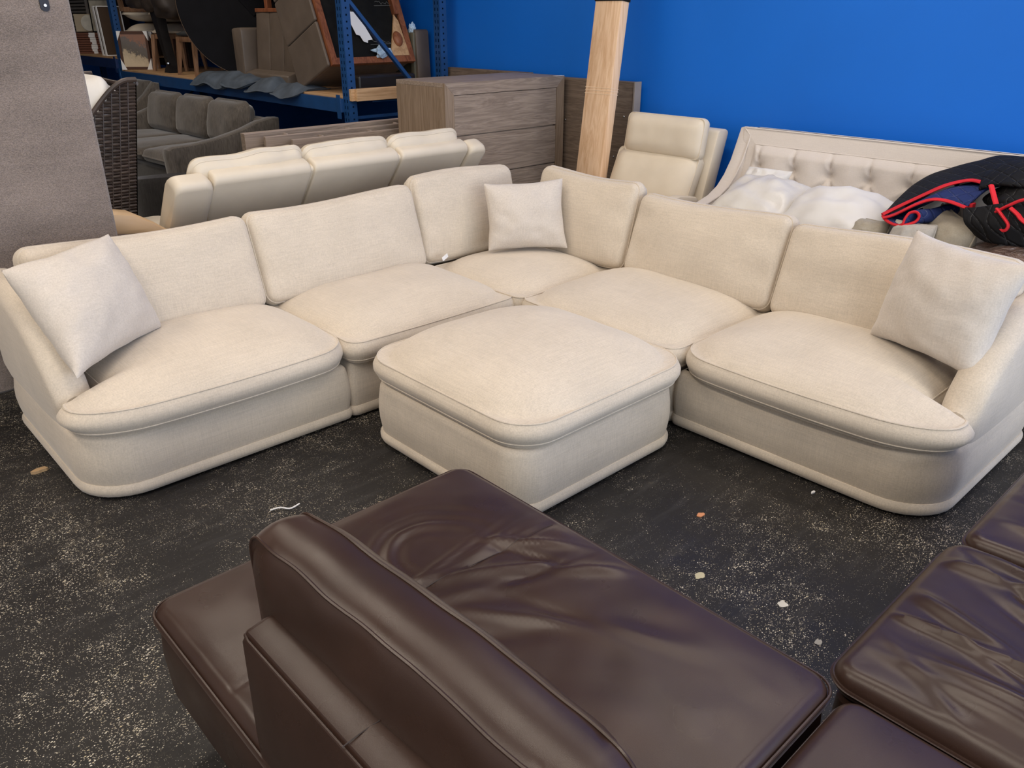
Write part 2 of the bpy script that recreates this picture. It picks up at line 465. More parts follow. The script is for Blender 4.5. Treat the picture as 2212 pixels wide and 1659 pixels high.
def back_cushion(o, s0, s1, f, tb=.56, tt=.72, zb=.425, h=.44, th=.20, seed=0., yaw=0., hr=.0):
    """loose back cushion leaning on the frame: front face from (tb, zb) to (tt, zb+h)"""
    bm = B(); hx = (s1 - s0) / 2; hy = h / 2
    def hf(x, y):
        e = .010 * fn(x, y, 0, 3, seed) + .006 * fn(x * .4, y, 0, 9, seed + 3)
        for sx in (-1, 1):   # drag creases near the ends
            d = abs(x - sx * hx); e += .010 * math.sin(y * 42 + seed) * math.exp(-d * 16)
        return e
    pad(bm, hx, hy, .05, -th * .5 + .03, th * .5 - .03, .03, .05, 34, 24, .012, hf, .004, ('top',),
        lambda x, y, z: (x, y - .012 * math.sin((x / hx) * 2.2 + seed) * sm(0, hy, y) - .016 * (1 - (x / hx) ** 2) * (1 - sm(-hy, 0, y)), z), 2.4, .03)
    lean = math.atan2(tt - tb, h)
    n = Vector((0, -math.cos(lean), math.sin(lean))); up = Vector((0, math.sin(lean), math.cos(lean)))
    c = Vector(((s0 + s1) / 2, (tb + tt) / 2, zb + h / 2)) - n * (th * .5 + .01)
    M = Matrix.Translation(c) @ Matrix.Rotation(yaw, 4, 'Z') @ Matrix.Translation(-c) @ frame(c, (1, 0, 0), up)
    xf(bm, M); mapped(bm, f); return obj('back_cushion', bm, LINEN, o)
def sofa_arm(o, f, depth, flip=False):
    prof = [(.235, .415), (.255, .445), (.30, .50), (.37, .565), (.46, .625), (.56, .67), (.68, .70), (.82, .715), (depth - .05, .715), (depth - .005, .69)]
    rings = []
    def zt(t):
        for (a, za), (b, zb) in zip(prof, prof[1:]):
            if t <= b: k = (t - a) / (b - a); return za + (zb - za) * k
        return prof[-1][1]
    N = 34
    for i in range(N + 1):
        t = .215 + (depth - .22) * i / N; z = zt(max(t, .235))
        w = .138; r = .068
        shrink = 0.03 * (1 - min(1, i / 3)) ** 2 + (.03 * (1 - min(1, (N - i) / 2)) ** 2)
        z -= shrink
        x0, x1 = .004 + shrink * .4 - .012 * sm(.3, .7, z), w - shrink * .4
        ring = [(x0 + .016, t, .235), (x0 + .002, t, .30), (x0, t, z - r)]
        for k in range(1, 8):
            a = PI - PI * k / 8; hw = (x1 - x0) / 2
            ring.append(((x0 + x1) / 2 + hw * math.cos(a), t, z - r + r * math.sin(a)))
        ring += [(x1, t, z - r), (x1, t, .33), (x1, t, .24)]
        rings.append(ring)
    bm = B(); loft(bm, rings)
    mapped(bm, f); return obj('arm', bm, LINEN, o)
D = 1.045
# left wing: arm module, middle module; corner; right wing: middle, arm module
m1 = section(0, 1.12, D, LB, True)
sofa_arm(m1, LB, D); seat_cushion(m1, .175, 1.118, -.035, .80, LB, .160, 1.)
back_cushion(m1, .10, 1.065, LB, .545, .69, .42, .435, seed=1.)
m2 = section(1.12, 2.12, D, LB)
seat_cushion(m2, 1.122, 2.098, -.045, .80, LB, 0, 3.); back_cushion(m2, 1.08, 2.045, LB, .56, .70, .42, .44, seed=2.4)
m3 = section(2.12, 3.16, D, LB, back=False)
bm = B(); pad(bm, .375, .375, .06, .276, .404, .020, .065, 30, 30, .012, lambda x, y: .008 * fn(x, y, 0, 3, 9), .0045, ('top',), lambda x, y, z: (x + 3.035, y + 3.165, z))
obj('seat_cushion', bm, LINEN, m3)
back_cushion(m3, 2.06, 2.80, LB, .605, .71, .42, .47, .18, 5.2)
bm = B(); solid(bm, rpoly([(2.12, D - .18, .04), (3.16, D - .18, .05), (3.16, D, .05), (2.12, D, .05)], 5, 4), round_prof(.26, .66, .01, .05)); mapped(bm, LB); obj('back_frame', bm, LINEN, m3)
bm = B(); solid(bm, rpoly([(3.56, 2.90, .04), (3.74, 2.90, .05), (3.74, 3.755, .04), (3.56, 3.755, .04)], 5, 4), round_prof(.26, .66, .01, .05)); obj('back_frame', bm, LINEN, m3)
m4 = section(1.14, 2.155, D, RB)
seat_cushion(m4, 1.118, 2.078, -.045, .78, RB, 0, 6.); back_cushion(m4, 1.085, 1.965, RB, .56, .71, .42, .435, seed=7.1)
back_cushion(m3, 1.99, 2.72, RB, .585, .70, .42, .465, .18, 8.3)
m5 = section(0, 1.14, D, RB, True)
sofa_arm(m5, RB, D); seat_cushion(m5, .175, 1.112, -.035, .80, RB, .160, 10.); back_cushion(m5, .11, 1.07, RB, .55, .70, .42, .435, seed=11.6)
# care tags at the corner
bm = B(); xf_ = frame((2.70, 3.435, .455), (.85, .5, .05), (0, .3, .95)); box(bm, -.045, .03, -.002, .018, -.002, .002, 0, xf_); obj('care_tag', bm, PAPER, m3, False, 'white fabric care tag')

def throw(label, P, th, seed, hi=24):
    bm = B(); pillow(bm, P, th, 34, .085, .0055, seed)
    tag(obj('throw_pillow', bm, LINEN_P), label, 'pillow', 'beige throw pillows')
throw('square beige throw pillow leaning in the left arm of the sectional', [(.655, 3.03, .475), (1.10, 3.37, .475), (1.00, 3.49, .875), (.575, 3.42, .82)], .12, 1)
throw('square beige throw pillow standing in the back corner of the sectional', [(2.925, 3.34, .47), (3.30, 3.07, .47), (3.37, 3.19, .845), (2.965, 3.42, .835)], .10, 4)
throw('square beige throw pillow leaning in the right arm of the sectional', [(3.235, 1.275, .465), (3.04, .79, .475), (3.19, .745, .885), (3.36, 1.22, .905)], .12, 8)

# ------------------------------------------------------------------ ottoman
ott = thing('ottoman', 'square beige linen ottoman with a thick cushion top in the middle of the sectional', 'ottoman', (2.15, 2.215, 0))
ol = rpoly([(1.665, 1.75, .12), (2.605, 1.75, .12), (2.605, 2.68, .12), (1.665, 2.68, .12)], 8, 14)
bm = B(); solid(bm, ol, round_prof(.055, .285, .01, .03, .01)); obj('base', bm, LINEN, ott)
bm = B(); solid(bm, ol, [(.04, .008), (.012, .008), (-.004, .016), (-.011, .032), (-.011, .048), (-.003, .062), (.02, .064)]); obj('plinth', bm, LINEN, ott)
bm = B(); pad(bm, .484, .490, .16, .288, .414, .022, .108, 36, 36, .022, lambda x, y: .010 * fn(x, y, 0, 2.6, 20) + .003 * fn(x, y, 0, 9, 3), .0032, ('top', 'bottom'),
        lambda x, y, z: (x + 2.15, y + 2.22, z), 2.2)
obj('cushion', bm, LINEN, ott)

# ------------------------------------------------------------------ brown leather sectional in the foreground
lea = thing('leather_sectional_sofa', 'dark brown leather sectional sofa in the foreground with a loose back cushion', 'sofa', (1.4, .5, 0))
def stitch(bm, pts, r=.0022): tube(bm, pts, r, 6)
def ridge(x, y, cx, cy, ang, ln, wd, amp):
    """one soft leather fold"""
    dx, dy = x - cx, y - cy; c, s = math.cos(ang), math.sin(ang)
    u, v = dx * c + dy * s, -dx * s + dy * c
    return amp * math.exp(-(u / ln) ** 2 - (v / wd) ** 2)
def wing_seat(x, y):     # local coordinates about (.89, 1.085)
    e = .006 * fn(x, y, 0, 3.5, 2) + .0025 * fn(x, y, 0, 11, 6)
    # concentric folds near the far seam
    dx, dy = x - .13, (y - .30) * 1.15
    r = math.hypot(dx, dy) + .012 * fn(x, y, 0, 9, 3); a = math.atan2(dy, dx)
    m = .5 + .5 * math.cos(a - 2.0)
    e += (.0075 * math.sin(r * 112 + .8 * math.sin(a * 3)) * .62 + .002 * math.sin(r * 61)) * math.exp(-((r - .15) / .07) ** 2) * (.05 + .95 * m * m)
    # gathered folds at the inner edge and in the middle
    am_ = 1.0
    for (cx, cy, an, ln, wd, am) in [(.20, .12, 2.6, .16, .018, .010), (.26, .05, 2.9, .14, .014, -.008), (.33, .16, 2.3, .12, .014, .010), (.30, .10, 2.0, .10, .012, -.009),
                                     (.12, -.04, 2.2, .16, .02, .009), (.20, -.12, 1.9, .16, .02, -.008), (.05, .12, 2.7, .18, .02, .008), (-.05, .02, 2.5, .18, .024, -.007),
                                     (.36, -.02, 2.4, .12, .02, .010), (.24, -.22, 2.1, .14, .03, .006), (.1, .24, .2, .22, .014, .007), (.25, .225, .1, .14, .012, .006)]:
        e += ridge(x, y, cx, cy, an, ln, wd, am * am_)
    s = y - .20 + .02 * math.sin(x * 4)              # the seam across the seat
    e -= .006 * math.exp(-(s / .008) ** 2)
    e += .004 * math.exp(-((s + .05) / .04) ** 2) * (.8 + .2 * math.sin(x * 21)) - .002 * math.sin(x * 22 + y * 12) * math.exp(-(s / .12) ** 2)
    return e
w1 = None
bm = B(); solid(bm, rpoly([(.40, .47, .03), (1.365, .47, .03), (1.365, 1.70, .05), (.40, 1.70, .05)], 6, 20), [(.06, .13), (.02, .135), (.003, .15), (0, .2), (-.003, .28), (0, .33), (.004, .345), (.03, .345)])
w1 = obj('section', bm, LEA, lea)
bm = B(); pad(bm, .4875, .622, .055, .345, .408, .03, .018, 140, 172, .006, wing_seat, .0, (), lambda x, y, z: (x + .885, y + 1.083, z), 6)
obj('seat_cushion', bm, LEA, w1)
bm = B(); stitch(bm, [Vector((p.x, p.y, .392)) for p in rpoly([(.396, .459, .05), (1.374, .459, .05), (1.374, 1.707, .055), (.396, 1.707, .055)], 6, 12)] + [Vector((.45, .459, .392))], .0035)
obj('piping', bm, LEA, w1)
bm = B(); stitch(bm, [(x, y, .409 + .018 * ((1 - abs((x - .885) / .4875) ** 6) * (1 - abs((y - 1.083) / .622) ** 6)) ** .6 + wing_seat(x - .885, y - 1.083)) for x, y in [(.66 + .67 * i / 60, 1.283 - .02 * math.sin((.66 + .67 * i / 60 - .885) * 4)) for i in range(61)]], .0013); obj('seam_stitching', bm, STITCH, w1)
for x, y in ((.5, .6), (1.27, .6), (.5, 1.58), (1.27, 1.58)):
    bm = B(); box(bm, x - .03, x + .03, y - .03, y + .03, 0, .135, .004); obj('leg', bm, DARKM, w1)
# fixed back frame along the outer side and the loose leaning cushion
bm = B()
rings = []
for i in range(27):
    y = [-.62 + 1.745 * k / 22 for k in range(23)][i] if i < 23 else 1.125 + .02 * math.sin(PI / 2 * (i - 22) / 4)
    e = 0 if i < 23 else .02 * (1 - math.cos(PI / 2 * (i - 22) / 4))
    rings.append([(.398 + e, y, .16), (.396 + e, y, .45), (.400 + e, y, .672 - e), (.412 + e, y, .690 - e), (.45, y, .697 - e), (.505 - e, y, .690 - e), (.522 - e, y, .675 - e), (.535 - e, y, .45), (.535 - e, y, .16)])
loft(bm, rings); bf = obj('back_frame', bm, LEA, lea)
bm = B(); stitch(bm, [(.403, -.6 + 1.71 * i / 20, .685) for i in range(21)] + [(.408, 1.132, .682), (.42, 1.143, .678), (.46, 1.144, .68), (.51, 1.14, .676)], .003); obj('piping', bm, LEA, bf)
bm = B(); stitch(bm, [(.400 + .12 * i / 8, .80, .6855 + .0105 * math.sin(PI * min(1, .1 + i / 9)) ** .5) for i in range(9)], .0011); obj('seam_stitching', bm, STITCH, bf)
bm = B()
def bc(x, y):
    e = .007 * fn(x, y, 0, 4, 31) + .004 * fn(x, y, 0, 13, 35)
    return e
def bcd(x, y, z):
    # sag and bulge of the stuffed cushion, pinched ends
    q = 1 - (x / .44) ** 2
    y2 = y + .012 * q * (1 if y > 0 else -1) + .008 * fn(x, 0, 0, 5, 3)
    z2 = z * (1 - .12 * sm(.30, .43, abs(x))) * (1 + .12 * sm(.19, -.19, y)) + .004 * fn(x, y, z, 10, 8)
    return (x, y2, z2)
pad(bm, .425, .190, .05, -.078, .078, .020, .012, 60, 34, .012, bc, .0034, ('top', 'bottom'), bcd, 3, .04)
Mc = frame((.566, .845, .606), (.022, -.77, 0), (-.03, 0, 1))
xf(bm, Mc); bcush = obj('back_cushion', bm, LEA, lea)
# corner seat and the second wing
bm = B(); solid(bm, rpoly([(.40, -.62, .03), (1.372, -.62, .03), (1.372, .442, .04), (.40, .442, .04)], 6, 14), [(.06, .13), (.02, .135), (0, .15), (-.002, .28), (0, .33), (.02, .335)]); c1 = obj('section', bm, LEA, lea)
bm = B(); pad(bm, .487, .53, .05, .335, .396, .028, .012, 40, 40, .004, lambda x, y: .003 * fn(x, y, 0, 5, 41), .003, ('top',), lambda x, y, z: (x + .885, y - .088, z), 6); obj('seat_cushion', bm, LEA, c1)
def w2f(seed):
    rnd = random.Random(seed); folds = []
    for k in range(13):
        folds.append((-.32 + .055 * k + rnd.uniform(-.02, .02), rnd.uniform(.14, .42), -1.95 + rnd.uniform(-.35, .35), rnd.uniform(.12, .28), rnd.uniform(.010, .024), rnd.uniform(-.019, .026)))
    def f(x, y):
        e = .008 * fn(x, y, 0, 4, seed) + .003 * fn(x, y, 0, 12, seed)
        for q in folds: e += ridge(x, y, *q)
        return e
    return f
for k, (x0, x1, yy, sd) in enumerate([(1.392, 2.085, .50, 51), (2.105, 2.95, .485, 61)]):
    bm = B(); solid(bm, rpoly([(x0 + .005, -.62, .03), (x1 - .005, -.62, .03), (x1 - .005, yy - .02, .04), (x0 + .005, yy - .02, .04)], 6, 14), [(.06, .13), (.02, .135), (0, .15), (-.002, .28), (0, .33), (.02, .335)]); q = obj('section', bm, LEA, lea)
    bm = B(); hx = (x1 - x0) / 2; hy = (yy + .6) / 2
    pad(bm, hx, hy, .06, .337, .41, .034, .05, 110, 140, .008, w2f(sd), .0035, ('top',), lambda x, y, z: (x + (x0 + x1) / 2, y + yy - hy, z), 2.6)
    obj('seat_cushion', bm, LEA, q)
random.seed(7)

# ------------------------------------------------------------------ chest of drawers
def chest():
    x0, x1, y0, y1, h = 3.655, 4.85, 4.60, 5.17, 1.262
    t = thing('chest_of_drawers', 'grey-brown oak chest of drawers with wide recessed-grip fronts beside the blue wall', 'dresser', ((x0 + x1) / 2, (y0 + y1) / 2, 0))
    bm = B(); box(bm, x0, x1, y0 + .02, y1, h - .03, h, .003); obj('top_panel', bm, OAK, t, False)
    for x in (x0, x1 - .03):
        bm = B(); box(bm, x, x + .03, y0 + .02, y1, 0, h - .03, .002); obj('side_panel', bm, OAKZ, t, False)
    bm = B(); box(bm, x0 + .03, x1 - .03, y1 - .02, y1, .02, h - .03); obj('back_panel', bm, OAKZ, t, False)
    w = .082
    def poly(p, name, m):
        bm = B(); prism(bm, p, 1, y0, y0 + .02); obj(name, bm, m, t, False)
    poly([(x0, h), (x0 + w, h - w), (x1 - w, h - w), (x1, h)], 'front_rail', OAK)
    poly([(x0, .0), (x1, .0), (x1 - w, .06), (x0 + w, .06)], 'front_rail', OAK)
    poly([(x0, h - .0005), (x0, 0), (x0 + w - .001, .06), (x0 + w - .001, h - w - .0005)], 'front_stile', OAKZ)
    poly([(x1, h - .0005), (x1, 0), (x1 - w + .001, .06), (x1 - w + .001, h - w - .0005)], 'front_stile', OAKZ)
    bm = B(); box(bm, x0 + .04, x1 - .04, y0 + .045, y0 + .06, .05, h - w + .01); obj('inner_board', bm, OAK, t, False)
    dz = [(1.176, .905), (.868, .615), (.578, .335), (.298, .068)]
    for za, zb in dz:
        bm = B(); box(bm, x0 + w + .003, x1 - w - .003, y0 + .003, y0 + .023, zb, za, .002); d = obj('drawer', bm, OAK, t, False)
        bm = B(); box(bm, x0 + w + .015, x1 - w - .015, y0 + .024, y0 + .04, zb - .02, za - .02); obj('drawer_box', bm, OAK, d, False)
        bm = B(); box(bm, x0 + w + .002, x1 - w - .002, y0 + .010, y0 + .05, zb - .036, zb - .008); obj('grip_rail', bm, OAK, d, False)
    # chipped corner
    bm = B(); box(bm, x1 - .10, x1 - .005, y0 - .001, y0 + .03, h - .0008, h + .0012); obj('chipped_edge', bm, PAPER, t, False, 'pale chip on the top edge')
chest()

# ------------------------------------------------------------------ headboard on the wall, panel stack, raw beam
hb = thing('headboard', 'wide grey-brown oak headboard leaning on the blue wall behind the chest of drawers', 'headboard', (4.93, 5.05, 0))
bm = B(); box(bm, 4.895, 4.955, 3.94, 5.05, .0, 1.245, .004); obj('panel', bm, OAKY, hb, False)
bm = B(); box(bm, 4.895, 4.955, 5.054, 6.12, .0, 1.262, .004); obj('panel', bm, OAKY, hb, False)
bm = B(); box(bm, 4.885, 4.96, 3.925, 3.94, .0, 1.247, .002); obj('edge_strip', bm, m_plain('pale_oak_edge', (.28, .24, .21), .5), hb, False)
for (y, z) in ((4.62, .93), (4.10, .70), (4.02, 1.0)):
    bm = B(); bmesh.ops.create_uvsphere(bm, u_segments=8, v_segments=6, radius=.007, matrix=Matrix.Translation((4.893, y, z))); obj('bolt', bm, m_plain('steel', (.6, .6, .6), .3, .05, 1.), hb)
for k, (x0, x1, y, th, h, lab) in enumerate([(2.56, 4.02, 5.45, .062, .945, 'rearmost of three oak bed rails standing on edge behind the cream sofa'),
                                           (2.67, 4.05, 5.365, .030, .922, 'middle of three oak bed rails standing on edge behind the cream sofa'),
                                           (2.83, 4.08, 5.28, .026, .898, 'front of three oak bed rails standing on edge behind the cream sofa')]):
    t = thing('bed_rail', lab, 'bed rail', ((x0 + x1) / 2, y, 0), 'oak panels standing on edge')
    bm = B(); box(bm, x0, x1, y, y + th, 0, h - .004, .002); obj('board', bm, OAK, t, False)
    bm = B(); box(bm, x0, x1, y + .002, y + th - .002, h - .004, h, 0); obj('edge_band', bm, m_plain('pale_edge_band', (.40, .32, .27), .5), t, False)
    for f in ((.2, .55, .85) if k == 0 else (.3, .6) if k == 1 else ()):
        bm = B(); x = x0 + (x1 - x0) * f; box(bm, x, x + .012, y - .052, y - .001, h - .03, h - .02); obj('spacer', bm, m_plain('pale_spacer', (.42, .34, .29), .5), t, False)
beam = thing('wooden_beam', 'tall raw pine beam standing on end and leaning against the blue wall', 'beam', (4.37, 3.94, 0))
bm = B(); box(bm, -.04, .04, -.118, .118, 0, 3.2, .006); vs = list(bm.verts)
xf(bm, Matrix.Translation((4.40, 3.955, 0)) @ Matrix.Rotation(.125, 4, 'Y')); obj('timber', bm, PINE, beam)
bm = B()
for z in (1.19, 1.212, 1.23): box(bm, -.0412, .0412, -.1192, .1192, z, z + .004)
xf(bm, Matrix.Translation((4.40, 3.955, 0)) @ Matrix.Rotation(.125, 4, 'Y')); obj('plastic_wrap', bm, m_plain('clear_wrap', (.82, .62, .43), .15, .05, 0, .6), beam, False)
bm = B(); box(bm, -.044, .044, -.122, .122, 1.785, 1.83); xf(bm, Matrix.Translation((4.40, 3.955, 0)) @ Matrix.Rotation(.125, 4, 'Y')); obj('strap', bm, BLACK, beam, False, 'black strap')

# ------------------------------------------------------------------ cream leather sofa seen from behind
cs = thing('cream_sofa', 'cream leather three-seat sofa seen from behind at the back of the sectional', 'sofa', (2.55, 4.6, 0))
def tilted(x0, x1, pts, rx=.02, n=3):
    """slab between x0 and x1 with a profile in (y, z), rounded ends"""
    bm = B(); rings = []
    cy = sum(p[0] for p in pts) / len(pts); cz = sum(p[1] for p in pts) / len(pts)
    for i in range(n + 1):
        a = PI / 2 * i / n; f = rx * (1 - math.sin(a))
        rings.append((x0 + rx * (1 - math.cos(a)), f))
    rr = rings + [(x1 + x0 - x, f) for x, f in reversed(rings)]
    R = []
    for x, f in rr:
        ring = []
        for (y, z) in pts:
            d = math.hypot(y - cy, z - cz); k = max(0, (d - f) / d) if d else 1
            ring.append((x, cy + (y - cy) * k, cz + (z - cz) * k))
        R.append(ring)
    loft(bm, R); return bm
def rprof(pts, r=.03): return [(p.x, p.y) for p in rpoly([(*p, r) for p in pts], 5, 3)]
backp = rprof([(4.50, .40), (4.085, .925), (4.20, .965), (4.62, .42)], .04)
for x0, x1 in ((1.735, 2.305), (2.325, 2.905), (2.925, 3.45)):
    obj('back_panel', tilted(x0, x1, backp), CREAM, cs)
bm = tilted(2.303, 2.327, rprof([(4.52, .42), (4.115, .91), (4.19, .93), (4.58, .43)], .02), .004); obj('back_strip', bm, CREAM, cs)
bm = tilted(2.903, 2.927, rprof([(4.52, .42), (4.115, .91), (4.19, .93), (4.58, .43)], .02), .004); obj('back_strip', bm, CREAM, cs)
for x0, x1 in ((1.525, 1.728), (3.456, 3.60)):
    bm = tilted(x0, x1, rprof([(4.48, .05), (4.46, .42), (4.075, .905), (4.19, .955), (4.45, .62), (4.96, .60), (4.96, .05)], .035), .045); obj('arm', bm, CREAM, cs)
bm = B(); box(bm, 1.72, 3.46, 4.55, 4.96, .08, .42, .03); obj('seat', bm, CREAM, cs)
for k, (x0, x1) in enumerate(((1.665, 2.30), (2.315, 2.885), (2.905, 3.44))):
    bm = B()
    pad(bm, (x1 - x0) / 2, .17, .06, -.055, .055, .04, .02, 34, 18, .016, lambda x, y: .008 * fn(x, y, 0, 6, k * 5.), .003, ('top', 'bottom'),
        lambda x, y, z: (x, y + .012 * fn(x, 0, 0, 7, k * 9.) + .01 * math.sin(x * 7 + k), z + .006 * fn(x, y, 0, 9, 2)), 3, .02)
    q = frame(((x0 + x1) / 2, 4.285, .855), (1, 0, 0), (0, -.42, .9)); xf(bm, q); obj('headrest', bm, CREAM, cs)
for x, y in ((1.6, 4.6), (3.5, 4.6), (1.6, 4.88), (3.5, 4.88)):
    bm = B(); box(bm, x - .03, x + .03, y - .03, y + .03, 0, .085, .004); obj('leg', bm, DARKM, cs)

# tan armchair half hidden by the tall panel
ta = thing('tan_armchair', 'tan leather armchair with a rounded arm showing between the tall panel and the cream sofa', 'armchair', (1.25, 4.3, 0))
pr = [(.98, .70), (1.05, .765), (1.14, .80), (1.24, .81), (1.33, .79), (1.42, .735), (1.51, .665), (1.51, .58), (1.42, .63), (1.33, .68), (1.22, .695), (1.05, .68), (.98, .62)]
bm = B(); prism(bm, pr, 1, 4.16, 4.33, .03); obj('arm', bm, TAN, ta)
bm = B(); prism(bm, [(.97, .02), (1.51, .02), (1.51, .585), (1.42, .635), (1.33, .685), (1.22, .70), (1.05, .685), (.97, .62)], 1, 4.18, 4.44, .01); obj('body', bm, m_leather('dark_tan_leather', (.26, .17, .10), .5), ta)
bm = B(); tube(bm, [(p[0], 4.158, p[1]) for p in [(1.51, .585), (1.42, .638), (1.33, .687), (1.22, .702), (1.05, .687)]], .008, 6); tube(bm, [(p[0], 4.158, p[1] + .03) for p in [(1.51, .56), (1.42, .612), (1.33, .66), (1.22, .676), (1.05, .66)]], .005, 6); obj('welt', bm, m_plain('dark_welt', (.12, .08, .055), .6), ta)

# ------------------------------------------------------------------ tall taupe upholstered panel
pn = thing('upholstered_panel', 'tall taupe pile-covered panel standing on end behind the left arm of the sectional', 'panel', (.7, 4.1, 0))
bm = B(); r = .018
loft(bm, [[(p.x, p.y, z) for p in inset(rpoly([(.10, 4.03, r), (1.195, 4.03, r), (1.205, 4.135, r), (.10, 4.135, r)], 4, 4), d)] for d, z in [(.02, .10), (0, .115), (0, .6), (0, 1.2), (0, 1.9), (0, 2.28), (.02, 2.3)]])
obj('board', bm, CARPET, pn)
bm = B()
pl = rpoly([(-.018, -.03, .017), (.018, -.03, .017), (.018, .09, .017), (-.018, .09, .017)], 6, 2)
loft(bm, [[(1.093 + p.x, 4.03 - y, 1.725 + p.y + .004) for p in pl] for y in (0, .006)]); br = obj('bracket', bm, DARKM, pn, label='black metal bracket')
bm = B(); bmesh.ops.create_cone(bm, cap_ends=True, segments=16, radius1=.008, radius2=.006, depth=.006, matrix=Matrix.Translation((1.093, 4.021, 1.722)) @ Matrix.Rotation(PI / 2, 4, 'X')); obj('bolt', bm, m_plain('zinc_bolt', (.35, .35, .38), .3, .05, 1.), br)
for x in (.3, 1.05):
    bm = B(); box(bm, x - .04, x + .04, 4.05, 4.115, 0, .105, .005); obj('foot', bm, BLACK, pn)

# ------------------------------------------------------------------ cream recliner by the wall
rc = thing('recliner_chair', 'cream leather recliner with a tall headrest in front of the blue wall', 'recliner', (4.3, 3.45, 0))
def upright(name, y0, y1, xz, th, par, m, crown=.03, hh=None, seed=0., pipe=.0035):
    """cushion with its face towards -x through the two (x, z) points of its face centre line"""
    (xa, za), (xb, zb) = xz; h = math.hypot(xb - xa, zb - za)
    up = Vector((xb - xa, 0, zb - za)).normalized()
    bm = B(); pad(bm, (y1 - y0) / 2, h / 2, .035, -th / 2 + .02, th / 2 - .02, .025, crown, 30, 24, .008,
                  lambda x, y: .006 * fn(x, y, 0, 5, seed) + .004 * fn(x, y * .4, 0, 14, seed), pipe, ('top',), None, 3, .01)
    M = frame(((xa + xb) / 2 + th / 2, (y0 + y1) / 2, (za + zb) / 2), (0, -1, 0), up); xf(bm, M)
    return obj(name, bm, m, par)
upright('headrest', 3.115, 3.745, ((4.535, .815), (4.575, 1.068)), .15, rc, CREAM, .02, seed=3.)
upright('back_cushion', 3.12, 3.80, ((4.40, .46), (4.56, .825)), .16, rc, CREAM, .035, seed=5.)
bm = B(); prism(bm, rprof([(4.53, .30), (4.66, .30), (4.86, 1.0), (4.73, 1.0)], .03), 1, 3.075, 3.72, .02); obj('back_shell', bm, CREAM, rc)
bm = B(); pad(bm, .30, .33, .06, .32, .46, .04, .03, 24, 24, .01, None, .003, ('top',), lambda x, y, z: (x + 4.13, y + 3.45, z)); obj('seat_cushion', bm, CREAM, rc)
for y in (3.03, 3.80):
    bm = B(); prism(bm, rprof([(3.88, .06), (4.50, .06), (4.52, .60), (4.30, .635), (3.90, .60)], .05), 1, y - .04 if y > 3.5 else y, y + .08 if y < 3.5 else y + .03, .02); obj('arm', bm, TAN if y > 3.5 else CREAM, rc)
bm = B(); box(bm, 3.95, 4.55, 3.12, 3.78, .0, .32, .02); obj('base', bm, CREAM, rc)

# ------------------------------------------------------------------ tufted sofa along the wall
tf = thing('tufted_sofa', 'pale button-tufted sofa with a swooping arm against the blue wall', 'sofa', (4.4, 2.0, 0))
YL, YR = 2.83, .62
def arm_poly():
    pts = [(4.79, 1.035), (4.745, 1.035), (4.70, .93), (4.66, .84), (4.60, .755), (4.53, .69), (4.44, .645), (4.32, .615), (4.1, .59), (3.88, .58), (3.86, .56), (3.86, .08), (4.82, .08), (4.86, .5)]
    return pts
bm = B(); prism(bm, arm_poly(), 1, YL, YL + .10, .018); a_ = obj('arm', bm, TUFT, tf)
bm = B(); tube(bm, [(p[0] - .004, YL + .004, p[1] + .004) for p in arm_poly()[1:10]], .005, 6); obj('piping', bm, TUFT, a_)
bm = B(); prism(bm, arm_poly(), 1, YR - .10, YR, .018); obj('arm', bm, TUFT, tf)
bm = B(); prism(bm, rprof([(4.68, .1), (4.84, .1), (4.84, 1.035), (4.745, 1.035)], .015), 1, YR, YL + .002); obj('back_frame', bm, TUFT, tf)
# mitred border round the tufting
def face_x(z): return 4.60 + (z - .5) * .272
bm = B()
def bpt(y, z, o=.022): return (face_x(z) - o + .0, y, z)
for quad in ([(YL + .06, 1.035), (YL - .05, .945), (YR + .05, .945), (YR - .06, 1.035)], [(YL + .06, 1.035), (YL - .05, .945), (YL - .05, .50), (YL + .0, .50)]):
    fr = [bm.verts.new(bpt(y, z, .012 if i in (0, 3) else .022)) for i, (y, z) in enumerate(quad)]; bk = [bm.verts.new((4.80, y, z)) for y, z in quad]
    bm.faces.new(fr); 
    for i in range(4): bm.faces.new((fr[i], fr[(i + 1) % 4], bk[(i + 1) % 4], bk[i]))
o = obj('back_border', bm, TUFT, tf, False)
bm = B(); tube(bm, [(face_x(1.035) - .012, YR + (YL + .06 - YR) * i / 20, 1.036) for i in range(21)], .006, 6); tube(bm, [(face_x(.947) - .022, YR + (YL - .05 - YR) * i / 20, .947) for i in range(21)] , .004, 6); tube(bm, [(face_x(1.035 - .09 * i / 4) - .014, YL + .06 - .11 * i / 4, 1.036 - .09 * i / 4) for i in range(5)], .003, 6); obj('piping', bm, TUFT, o)
sp = .238; btn = [2.72 - sp * k for k in range(9)]
def tuft(y, z):
    d = 1e9
    bz = .818
    for b in btn:
        d = min(d, math.hypot(y - b, z - bz) * .55)
        if z > bz: d = min(d, abs(y - b - (z - bz) * .10) + .012 + .02 * sm(.86, .95, z))
        for s in (-1, 1):
            ax, az = b, bz; bx, bz2 = b + s * sp / 2, bz - .20
            t = max(0, min(1, ((y - ax) * (bx - ax) + (z - az) * (bz2 - az)) / ((bx - ax) ** 2 + (bz2 - az) ** 2)))
            d = min(d, math.hypot(y - ax - t * (bx - ax), z - az - t * (bz2 - az)) + .009 + .012 * t)
    return d
bm = B(); rows = []
ny, nz = 250, 66
